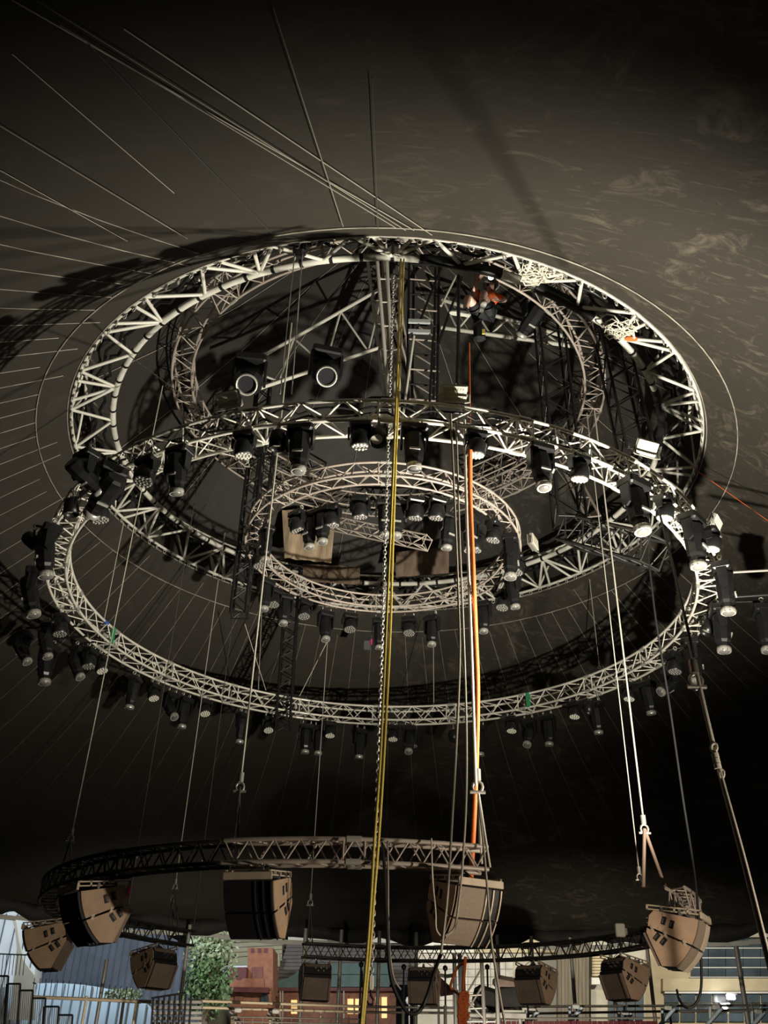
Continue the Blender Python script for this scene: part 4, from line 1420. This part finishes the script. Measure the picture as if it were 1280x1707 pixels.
hl = MB().cyl(V((.04, -.09, .74)) + HO, V((.035, -.15, .725)) + HO, .05, .058, n=14).build('headlamp', 'black_plastic', per)
MB().cyl(V((.035, -.148, .726)) + HO, V((.034, -.158, .723)) + HO, .046, n=14).build('headlamp_glass', 'headlamp', hl)
for s in (-1, 1):     # eyes, nose, ears, mouth
    MB().lathe([(.002, -.012), (.011, -.004), (.011, .004), (.002, .012)], 8, Matrix.Translation(V((.06 + s * .032, -.077, .70)) + HO) @ Matrix.Rotation(PI / 2, 4, 'X')).build('eye', 'hair', per)
    MB().bevbox(V((.06 + s * .083, .025, .69)) + HO, (.022, .045, .06), .01).build('ear', 'skin', per)
MB().prism([V(q) + HO for q in ((.05, -.07, .70), (.07, -.07, .70), (.06, -.072, .715))], (0, -.035, -.035)).build('nose', 'skin', per)
MB().box(V((.06, -.072, .645)) + HO, (.045, .012, .01)).build('mouth', 'cloth_red', per)
MB().lathe([(.06, -.06), (.088, -.03), (.092, .02), (.08, .05)], 14, Matrix.Translation(V((.06, .05, .70)) + HO)).build('hair', 'hair', per)
bag = thing('tool_bag', 'black tool bag with a yellow tag hanging below the person', 'bag', at_y(800, 570, -4.6))
MB().bevbox(at_y(799, 556, -4.6), (.20, .14, .34), .05).build('bag_body', 'shorts_dark', bag, True)
MB().box(at_y(806, 553, -4.72), (.05, .02, .10)).build('yellow_tag', 'rope_yellow', bag, True)
bar('sling', at_y(800, 545, -4.6), at_y(806, 520, -4.6), .012, 'cable_black', bag)
pr = at_y(790, 470, -4.5)
tag(MB().tube([V((ppos.x - .12, ppos.y - .14, ppos.z + .05)), V((ppos.x - .14, ppos.y - .1, ppos.z + .8)), V((ppos.x - .2, ppos.y, 15.6))], .011, 6).build('access_rope', 'rope_orange'), 'rope the person hangs from inside the cupola', 'rope')


# ------------------------------------------------------------------ outside: buildings, tents, tree
def slab(name, pts, y, t, m, parent=None):
    return MB().prism([at_y(a, b, y) for a, b in pts], (0, t, 0)).build(name, m, parent, True)


def rect(name, x0, y0, x1, y1, y, t, m, parent=None):
    return slab(name, [(x0, y0), (x1, y0), (x1, y1), (x0, y1)], y, t, m, parent)


BY = 44.0
B = thing('brick_building', 'red brick building with a square tower and maroon roof beyond the tent', 'building', at_y(420, 1790, BY))
rect('tower_wall', 413, 1580, 455, 1655, BY, 3.5, 'brick', B)
for x in (419, 430, 441):
    rect('tower_opening', x, 1581, x + 5, 1588, BY - .06, .1, 'maroon', B)
rect('tower_panel', 421, 1612, 438, 1641, BY - .12, .15, 'brick_panel', B)
slab('gable_roof', [(384, 1613), (411, 1612), (410, 1634), (377, 1640)], BY - 1, 2, 'maroon', B)
slab('stepped_parapet', [(382, 1631), (393, 1631), (396, 1634), (402, 1634), (404, 1631), (440, 1631), (440, 1646), (383, 1646)], BY - 1.6, .5, 'brick', B)
slab('eave', [(376, 1645), (446, 1646), (448, 1655), (373, 1653)], BY - 2.2, 3, 'maroon', B)
rect('ground_wall', 384, 1652, 452, 1760, BY - 1.5, 3, 'brick', B)
for x, w_ in ((391, 15), (434, 14)):
    pts = [(x, 1672)] + [(x + w_ / 2 - w_ / 2 * math.cos(PI * k / 6), 1665 - 11 * math.sin(PI * k / 6)) for k in range(7)] + [(x + w_, 1672)]
    slab('arch_window', pts, BY - 1.62, .2, 'glass_blue' if x > 400 else 'brick_dark', B)
for k in range(2):
    rect('pane', 435 + 7 * k, 1664, 440 + 7 * k, 1672, BY - 1.68, .1, 'glass_blue', B)

SY = 49.5
S = thing('shed_building', 'long low shed with dark ribbed roof, teal awning and lit windows', 'building', at_y(570, 1790, SY))
N_ = 11
for k in range(N_):
    y0, y1 = 1574 + k * 6.2, 1574 + (k + 1) * 6.2 - .7
    xl0, xl1 = 478 - 24 * ((y0 - 1574) / 66) ** 1.2, 478 - 24 * ((y1 - 1574) / 66) ** 1.2
    slab('roof_sheet', [(xl0, y0), (692, y0), (692, y1), (xl1, y1)], SY + 3 - k * .25, .3, 'roof_sheet', S)
rect('roof_back', 470, 1572, 692, 1645, SY + 3.6, .3, 'roof_sheet', S)
for x0, x1 in ((480, 516), (518, 548), (550, 600), (602, 632), (634, 674)):
    rect('fascia_panel', x0, 1562, x1, 1572, SY + 3.2, .3, 'hem_white', S)
rect('fascia_panel', 674, 1562, 700, 1580, SY + 3.1, .3, 'hem_white', S)
rect('vent_hood', 456, 1590, 466, 1612, SY + .5, .5, 'pale_green_wall', S)
for x0, x1, y0, y1 in ((530, 566, 1606, 1624), (568, 603, 1606, 1624), (605, 650, 1606, 1624), (530, 566, 1625, 1645), (568, 603, 1625, 1645), (605, 650, 1625, 1645)):
    rect('awning_panel', x0, y0, x1 - 1, y1, SY - .6, .3, 'teal_roof', S)
slab('awning_slope', [(500, 1618), (529, 1606), (529, 1645), (452, 1647), (456, 1636), (480, 1630)], SY - .6, .3, 'teal_roof', S)
rect('gutter', 448, 1646, 660, 1652, SY - 1.2, .8, 'maroon', S)
rect('wall', 448, 1652, 660, 1770, SY - .8, .5, 'brick_dark', S)
for x0, x1, y0, y1 in ((485, 495, 1667, 1690), (579, 589, 1665, 1690), (592, 599, 1665, 1690), (626, 633, 1662, 1690), (636, 645, 1662, 1697)):
    w1 = rect('lit_window', x0, y0, x1, y1, SY - .95, .12, 'window_lit', S)
    rect('window_bar', x0, (y0 + y1) / 2 - .6, x1, (y0 + y1) / 2 + .6, SY - 1.0, .06, 'maroon', S)
for x in (466, 470, 572):
    rect('post', x, 1652, x + 2, 1700, SY - 1.6, .12, 'pale_wall', S)
gl = thing('globe_lamp', 'small round white lamp under the shed awning', 'lamp', at_y(682, 1700, BY - 2))
MB().lathe([(.01, -.22), (.16, -.16), (.22, 0), (.16, .16), (.01, .22)], 14, Matrix.Translation(at_y(682, 1668, BY - 2))).build('globe', 'hem_white', gl, True)
bar('stem', at_y(682, 1672, BY - 2), at_y(682, 1720, BY - 2), .04, 'pole_grey', gl)

G = thing('pale_building', 'pale green building behind the tree', 'building', at_y(370, 1790, 52))
rect('wall', 318, 1553, 470, 1800, 52, 1, 'pale_green_wall', G)
for k in range(5):
    slab('roof_line', [(320 + 0 * k, 1562 + 9 * k), (470, 1559 + 7 * k), (470, 1561 + 7 * k), (320, 1565 + 9 * k)], 51.8, .1, 'pale_wall', G)
rect('dark_window', 360, 1610, 412, 1640, 51.8, .2, 'glass_blue', G)

W = thing('tiled_building', 'pale panelled wall behind the scaffold in the middle', 'building', at_y(780, 1790, 42))
rect('wall_core', 690, 1562, 945, 1800, 42.3, .6, 'pale_wall', W)
for i in range(13):
    for j in range(7):
        x0, y0 = 692 + i * 12.6, 1590 + j * 13
        if x0 < 858:
            rect('wall_panel', x0, y0, x0 + 11.8, y0 + 12.2, 42.15 + random.uniform(0, .06), .2, 'white_tile', W)
for i in range(5):
    rect('upper_panel', 700 + i * 46, 1564, 744 + i * 46, 1588, 42.1, .25, 'cream_wall' if i > 1 else 'hem_white', W)

C = thing('concrete_block', 'brown board-marked concrete wall right of the scaffold', 'wall', at_y(955, 1790, 40))
for i in range(9):
    rect('plank', 930 + i * 5.8, 1570, 930 + i * 5.8 + 5.3, 1780, 40 + random.uniform(0, .1), .5, 'plank', C)
Y = thing('yellow_lit_window', 'yellow lit window with blinds beside the concrete wall', 'window', at_y(990, 1760, 40.5))
rect('wall', 985, 1565, 1075, 1790, 41, .5, 'pale_wall', Y)
for i in range(7):
    rect('blind_slat', 987, 1593 + i * 5, 1012, 1597 + i * 5, 40.8, .1, 'cream_wall', Y)
rect('air_unit', 986, 1630, 1000, 1641, 40.3, .5, 'hem_white', Y)
for k in range(4):
    rect('glass_pane', 1015 + k * 15, 1640, 1028 + k * 15, 1700, 40.8, .1, 'glass_blue', Y)

O = thing('office_building', 'pale office building with long rows of dark windows on the right', 'building', at_y(1220, 1790, 44))
rect('wall_core', 1060, 1560, 1330, 1800, 44.5, 1, 'cream_wall', O)
rect('roof_band', 1140, 1553, 1330, 1562, 44.0, .6, 'pale_wall', O)
for j in range(4):
    y0 = 1565 + j * 16.2
    for i in range(6):
        rect('glass_pane', 1152 + i * 29, y0, 1180 + i * 29, y0 + 14.6, 44.3, .15, 'glass_blue', O)
    rect('mullion', 1150, y0 + 14.6, 1330, y0 + 16.2, 44.2, .3, 'mullion', O)
rect('spandrel', 1105, 1631, 1330, 1652, 44.0, .5, 'cream_wall', O)
for i in range(8):
    for j in range(3):
        rect('glass_pane', 1108 + i * 27, 1657 + j * 16, 1132 + i * 27, 1671 + j * 16, 44.3, .15, 'glass_blue', O)
rect('mullion', 1108, 1653, 1330, 1656, 44.1, .3, 'mullion', O)
for px, py in ((1218, 1662), (1207, 1678)):
    L_ = thing('wall_lamp', 'bright white wall lamp on the office building' if px == 1218 else 'second smaller wall lamp on the office building', 'lamp', at_y(px, py, 43.4))
    MB().bevbox(at_y(px, py, 43.5), (.5 if px == 1218 else .3, .2, .28), .05).build('lamp_glass', 'lamp_lit', L_, True)
    MB().box(at_y(px, py - 5, 43.6), (.6, .3, .08)).build('lamp_hood', 'frame_grey', L_, True)
    pl = bpy.data.lights.new('wall_lamp_light', 'POINT')
    pl.energy = 60 if px == 1218 else 20
    pl.shadow_soft_size = .2
    po = put('wall_lamp_light', pl)
    po.location = at_y(px, py, 43.2)

# neighbouring tents on the left
def dome(name, label, cx, cy, rx, ry, y, dy, m, seams, sm='seam_slate'):
    t = thing(name, label, 'tent', at_y(cx, 1790, y))
    c = at_y(cx, cy, y)
    ex = (at_y(cx + rx, cy, y) - c).length
    ez = (at_y(cx, cy - ry, y) - c).length
    ps, fs = [], []
    NU, NV = 28, 10
    for i in range(NU + 1):
        u = PI * i / NU
        for j in range(NV + 1):
            v = j / NV
            k = math.cos(v * PI / 2)
            ps.append(c + V((-ex * math.cos(u) * (.25 + .75 * k), dy * (v - .0), ez * math.sin(u) * (.2 + .8 * k))))
    for i in range(NU):
        for j in range(NV):
            a = i * (NV + 1) + j
            fs.append((a, a + NV + 1, a + NV + 2, a + 1))
    face = [i * (NV + 1) for i in range(NU + 1)]
    fs.append(tuple(face))
    lo = len(ps)
    ps += [c + V((-ex, 0, -c.z)), c + V((ex, 0, -c.z))]
    fs.append((face[0], lo, lo + 1, face[-1]))
    MB().add(ps, fs, False).build('canvas', m, t, True)
    for k in range(seams):
        q = -1 + 2 * (k + .5) / seams
        zt = ez * math.sqrt(max(0, 1 - q * q)) * .98
        bar('seam', c + V((ex * q, -.05, -c.z + .05)), c + V((ex * q, -.05, zt)), .035, sm, t, 4)
    return t


dome('pale_tent', 'pale blue arched tent with seams at the lower left', 90, 1700, 175, 60, 27, 5, 'tent_pale', 22)
dome('slate_tent', 'slate blue tent roof behind the left loudspeakers', 200, 1660, 150, 112, 44, 6, 'tent_slate', 26)
dome('white_tent', 'white and pale blue tent at the left edge', -5, 1640, 60, 118, 36, 5, 'tent_white', 6)
t = thing('canvas_awning', 'beige sagging canvas strip at the left edge', 'canvas', at_y(25, 1700, 26))
slab('canvas', [(19, 1528), (26, 1530), (30, 1560), (38, 1600), (56, 1625), (57, 1700), (15, 1700), (24, 1620), (28, 1580), (25, 1550)], 26, .2, 'tent_beige', t)

# shrub and tree
def foliage(mb, c, r, n, s):
    for i in range(n):
        d = V((random.gauss(0, 1), random.gauss(0, 1), random.gauss(0, 1))).normalized() * (random.random() ** .4)
        p = c + V((d.x * r[0], d.y * r[1], d.z * r[2]))
        q = Quaternion((random.gauss(0, 1), random.gauss(0, 1), random.gauss(0, 1), random.gauss(0, 1))).normalized()
        a, b = q @ V((s, 0, 0)), q @ V((0, s * .6, 0))
        mb.add([p - a, p - b, p + a, p + b], [(0, 1, 2, 3)])


T = thing('leafy_tree', 'leafy green tree lit by street light left of the brick tower', 'tree', at_y(345, 1790, 36))
bar('trunk', V((at_y(345, 1700, 36).x, 36, 0)), at_y(348, 1620, 36), .22, 'bark', T, 8)
for q in ((330, 1590), (362, 1580), (345, 1565)):
    bar('branch', at_y(348, 1625, 36), at_y(*q, 36), .09, 'bark', T, 6)
for nm, m, blobs in (('foliage_crown', 'leaf_light', ((352, 1572, 1.0, 420), (335, 1585, .9, 330), (368, 1590, .9, 330))), ('foliage_lower', 'leaf', ((340, 1620, 1.1, 480), (360, 1628, 1.1, 420), (330, 1650, 1.0, 420), (350, 1660, 1.1, 420)))):
    mb = MB()
    for px, py, r_, n in blobs:
        foliage(mb, at_y(px, py, 36), (r_, r_ * .8, r_), n, .13)
    mb.build(nm, m, T, True)['kind'] = 'stuff'
T = thing('shrub', 'light green shrub behind the fence at the lower left', 'shrub', at_y(207, 1790, 30))
mb = MB()
for px in (190, 205, 222):
    foliage(mb, at_y(px, 1658, 24), (.45, .4, .22), 130, .07)
mb.build('foliage', 'leaf_light', T, True)['kind'] = 'stuff'
bar('stem', V((at_y(207, 1690, 24).x, 24, 0)), at_y(207, 1662, 24), .06, 'bark', T)

# ------------------------------------------------------------------ tent side poles
for i, (x0, y0, x1, y1, lab) in enumerate((
        (318, 1532, 299, 1707, 'grey tent side pole left of the tree'), (510, 1545, 502, 1707, 'grey tent side pole behind the back-turned speaker wire'),
        (570, 1540, 561, 1707, 'grey tent side pole left of the yellow ropes'), (633, 1540, 629, 1707, 'grey tent side pole behind the black cable loop'),
        (694, 1538, 695, 1707, 'grey tent side pole left of the tan grille speaker'), (772, 1600, 780, 1707, 'grey tent side pole by the orange rope bundle'),
        (828, 1545, 832, 1707, 'grey tent side pole right of the scaffold'), (884, 1538, 890, 1707, 'grey tent side pole above the speaker with the pale grey side'),
        (948, 1534, 963, 1707, 'grey tent side pole before the concrete wall'), (1012, 1532, 1026, 1707, 'grey tent side pole by the yellow window'),
        (1073, 1532, 1092, 1707, 'grey tent side pole beside the right-hand speaker'), (1217, 1518, 1250, 1707, 'grey tent side pole at the right before the office building'), (178, 1600, 160, 1707, 'grey tent side pole below the front left speaker'))):
    a = at_y(x0, y0, 18.3)
    th = theta(at_y(x1, y1, 18.3))
    t = thing('tent_pole', lab, 'pole', V((a.x, a.y, 0)))
    top = V((a.x, 18.3, min(a.z, 5.9)))
    bar('pole', V((a.x, 18.3, 0)), top, .065 if i != 11 else .085, 'pole_grey', t, 10)
    bar('pole_foot', V((a.x, 18.3, 0)), V((a.x, 18.3, .06)), .16, 'pole_grey', t, 10)

# ------------------------------------------------------------------ grandstand rails, fences, braces
def rail(name, label, segs, y, r, m, posts=(), pr=None, cat='railing', bot=1725):
    t = thing(name, label, cat, V((at_y(segs[0][0], segs[0][1], y).x, y, 0)))
    for x0, y0, x1, y1 in segs:
        bar('rail', at_y(x0, y0, y), at_y(x1, y1, y), r, m, t, 8)
    for x, yt in posts:
        a = at_y(x, yt, y)
        bar('post', V((a.x, y, 0)), a, pr or r, m, t, 8)
    return t


rail('hand_rail', 'cream double handrail of the stand opposite, below the brick tower', [(318, 1668, 600, 1678), (318, 1679, 600, 1687)], 15.5, .042, 'rail_cream', [(320, 1668), (395, 1680), (465, 1682), (535, 1684)], .03)
rail('hand_rail', 'grey handrail in the middle behind the black cable loop', [(600, 1678, 870, 1682), (600, 1687, 870, 1690)], 15.5, .035, 'rail_grey', [(608, 1676), (672, 1678), (742, 1676), (815, 1678)], .05)
rail('hand_rail', 'dark handrail on the right side of the stand', [(860, 1678, 1285, 1676), (860, 1690, 1285, 1683)], 15.5, .035, 'rail_grey', [(880, 1678), (960, 1672), (1040, 1675), (1115, 1678), (1180, 1675), (1252, 1672)], .035)
rail('mesh_rail', 'thin lower rail with many uprights under the cream handrail', [(385, 1695, 600, 1699), (385, 1703, 600, 1707)], 14.6, .018, 'rail_grey', [(390 + 16 * k, 1695 + .3 * k) for k in range(14)], .014)
rail('cross_rail', 'cream rail along the fence at the lower left', [(55, 1662, 300, 1672)], 16.5, .05, 'rail_cream', [(145, 1660), (228, 1668)], .045)
for i, (x0, x1, yt, lab) in enumerate(((-6, 14, 1627, 'leftmost and tallest black bar fence panel'), (12, 34, 1640, 'second black bar fence panel from the left edge'), (33, 55, 1651, 'third black bar fence panel from the left edge'),
                                       (54, 76, 1664, 'fourth black bar fence panel from the left edge'), (74, 98, 1678, 'fifth black bar fence panel from the left edge'), (97, 121, 1692, 'lowest black bar fence panel of the stepped row'))):
    y = 12.5
    t = thing('stepped_fence', lab, 'fence', V((at_y(x0, yt, y).x, y, 0)), 'stepped black fence panels')
    lo = yt + 110
    for a, b in (((x0, yt), (x1, yt)), ((x0, yt), (x0 - 7, lo)), ((x1, yt), (x1 - 8, lo))):
        bar('frame_bar', at_y(*a, y), at_y(*b, y), .028, 'black_steel', t, 6)
    for k in range(1, 7):
        x = x0 + (x1 - x0) * k / 7
        bar('upright', at_y(x, yt, y), at_y(x - 7, lo, y), .011, 'rail_grey', t, 5)
t = rail('bar_fence', 'thin black bar fence across the pale tents', [(-5, 1590, 45, 1592), (55, 1638, 60, 1640), (55, 1662, 235, 1672)], 17.2, .02, 'black_steel')
for k in range(18):
    x = 58 + k * 9.6
    bar('upright', at_y(x, 1630 + k * .9, 17.2), at_y(x - 4, 1662 + k * .5, 17.2), .012, 'black_steel', t, 5)
for k in range(8):
    bar('upright', at_y(0 + k * 6, 1590, 17.2), at_y(-4 + k * 6, 1626, 17.2), .012, 'black_steel', t, 5)
t = thing('stair_fence', 'black slatted stair gate in front of grey steps by the tree', 'fence', V((at_y(285, 1700, 14).x, 14, 0)))
for k in range(8):
    x = 256 + k * 9
    bar('upright', at_y(x, 1662 - k * .8, 14), at_y(x - 6, 1740, 14), .032, 'black_steel', t, 6)
bar('top_bar', at_y(252, 1664, 14), at_y(310, 1655, 14), .03, 'black_steel', t, 6)
for k in range(7):
    rect('step', 252, 1668 + k * 9, 336, 1673 + k * 9, 15.2 - k * .1, .25, 'pole_grey', t)
for i, (x, y, lab) in enumerate(((885, 1688, 'pale blue diagonal seat brace under the speaker with grey side'), (958, 1682, 'white diagonal seat brace before the concrete wall'), (1040, 1692, 'pale blue diagonal seat brace right of the concrete wall'),
                                 (1112, 1684, 'pale blue diagonal seat brace under the right-hand speaker'), (1192, 1682, 'pale diagonal seat brace left of the right pole'), (1262, 1690, 'pale blue diagonal seat brace at the right edge'),
                                 (815, 1694, 'pale diagonal seat brace beside the scaffold'), (395, 1688, 'grey diagonal brace below the brick tower'), (458, 1690, 'grey diagonal brace right of the brick tower'))):
    t = thing('seat_brace', lab, 'brace', V((at_y(x, y, 14.8).x, 14.8, 0)), 'diagonal seat braces along the stand')
    m = 'brace_blue' if i < 7 else 'rail_grey'
    bar('diagonal', at_y(x + (12 if i < 7 else -12), y - 2, 14.8), at_y(x - (18 if i < 7 else -18), y + 32, 14.8), .06, m, t, 4)
    bar('upright', at_y(x - 8, y - 4, 14.9), at_y(x - 8, y + 34, 14.9), .045, 'rail_cream' if i > 6 else 'brace_blue', t, 4)
    MB().bevbox(at_y(x + 2, y - 4, 14.75), (.22, .16, .12), .03).build('bracket', 'hem_white', t, True)
t = thing('seat_row', 'dark red row of seat backs along the bottom edge on the right', 'seating', V((at_y(960, 1740, 14.2).x, 14.2, 0)))
for k in range(36):
    x = 772 + k * 9
    MB().prism([at_y(x, 1702, 14.2), at_y(x + 7.6, 1702, 14.2), at_y(x + 8.2, 1735, 14.2), at_y(x, 1735, 14.2)], (0, .08, 0)).build('seat_back', 'red_seat', t, True)
bar('seat_rail', at_y(768, 1698, 14.15), at_y(1100, 1697, 14.15), .03, 'rail_grey', t)
bar('seat_leg', V((at_y(800, 1730, 14.3).x, 14.3, 0)), at_y(800, 1730, 14.3), .03, 'rail_grey', t)

# scaffold with ladder behind the tan grille speaker
t = thing('scaffold', 'grey aluminium scaffold tower behind the tan grille speaker', 'scaffold', V((at_y(790, 1700, 12).x, 12, 0)))
for x0, x1 in ((757, 762), (766, 772), (802, 812), (826, 832)):
    a, b = at_y(x0, 1590, 12), at_y(x1, 1730, 12)
    bar('upright', a, V((b.x, 12, 0)), .055, 'tent_pale' if x0 == 766 else 'silver', t, 8)
for a, b in (((770, 1670), (804, 1612)), ((776, 1690), (806, 1640)), ((774, 1660), (806, 1658)), ((776, 1682), (810, 1680)), ((774, 1662), (812, 1705)), ((776, 1703), (826, 1703))):
    bar('scaffold_brace', at_y(*a, 12), at_y(*b, 12), .03, 'silver', t, 6)
t = thing('covered_gear', 'heap of gear under black covers beside the scaffold', 'gear', V((at_y(830, 1700, 13).x, 13, 0)))
for px, py, w_, h_, m in ((815, 1665, .9, .55, 'canvas_dark'), (850, 1660, .8, .6, 'canvas_dark'), (800, 1684, .5, .3, 'hem_white'), (845, 1640, .8, .35, 'speaker_brown')):
    MB().bevbox(at_y(px, py, 13), (w_, .5, h_), .12, Matrix.Rotation(random.uniform(-.3, .3), 3, 'Y')).build('cover', m, t, True)
q = at_y(825, 1694, 13)
MB().box((q.x, 13, q.z), (1.6, 1.0, .12)).build('platform', 'pole_grey', t, True)
for dx in (-.7, .7):
    bar('platform_leg', (q.x + dx, 13, 0), (q.x + dx, 13, q.z), .05, 'pole_grey', t, 6)
t = thing('striped_awning', 'small dark awning with white edge beside the speaker behind the grille', 'awning', V((at_y(740, 1700, 20).x, 20, 0)))
slab('awning_side', [(733, 1628), (763, 1656), (735, 1660)], 20, .4, 'maroon', t)
for x in (731, 762):
    bar('awning_post', V((at_y(x, 1650, 20.2).x, 20.2, 0)), at_y(x, 1650, 20.2), .04, 'pole_grey', t, 6)
slab('awning_edge', [(728, 1624), (733, 1626), (733, 1675), (729, 1675)], 19.9, .3, 'hem_white', t)
slab('scalloped_edge', [(730, 1622), (745, 1624), (758, 1622), (758, 1628), (745, 1630), (730, 1627)], 19.8, .2, 'hem_white', t)
for i, (x, y0) in enumerate(((673, 1612), (742, 1614), (812, 1612), (602, 1608))):
    t = thing('black_stanchion', ('black stanchion left of the black cable loop', 'black stanchion right of the black cable loop', 'black stanchion beside the scaffold', 'black stanchion by the yellow ropes')[i], 'post', V((at_y(x, 1700, 16).x, 16, 0)))
    bar('post', V((at_y(x, y0, 16).x, 16, 0)), at_y(x, y0, 16), .03, 'black_steel', t, 6)
    MB().lathe([(.01, -.09), (.07, -.05), (.08, .0), (.07, .05), (.01, .09)], 10, Matrix.Translation(at_y(x, y0, 16))).build('knob', 'black_steel', t, True)
# lamp box on the far truss
t = thing('cream_lamp_box', 'cream box lamp standing on the far truss before the concrete wall', 'lamp', at_y(1034, 1570, 1.6))
MB().bevbox(at_y(1033, 1551, 1.6), (.17, .12, .22), .015).build('box', 'flood_glass', t, True)
MB().bevbox(at_y(1041, 1553, 1.62), (.09, .10, .12), .015).build('back_box', 'flood_body', t, True)
bar('stand', at_y(1034, 1560, 1.6), at_y(1035, 1580, 1.6), .02, 'pa_black', t)
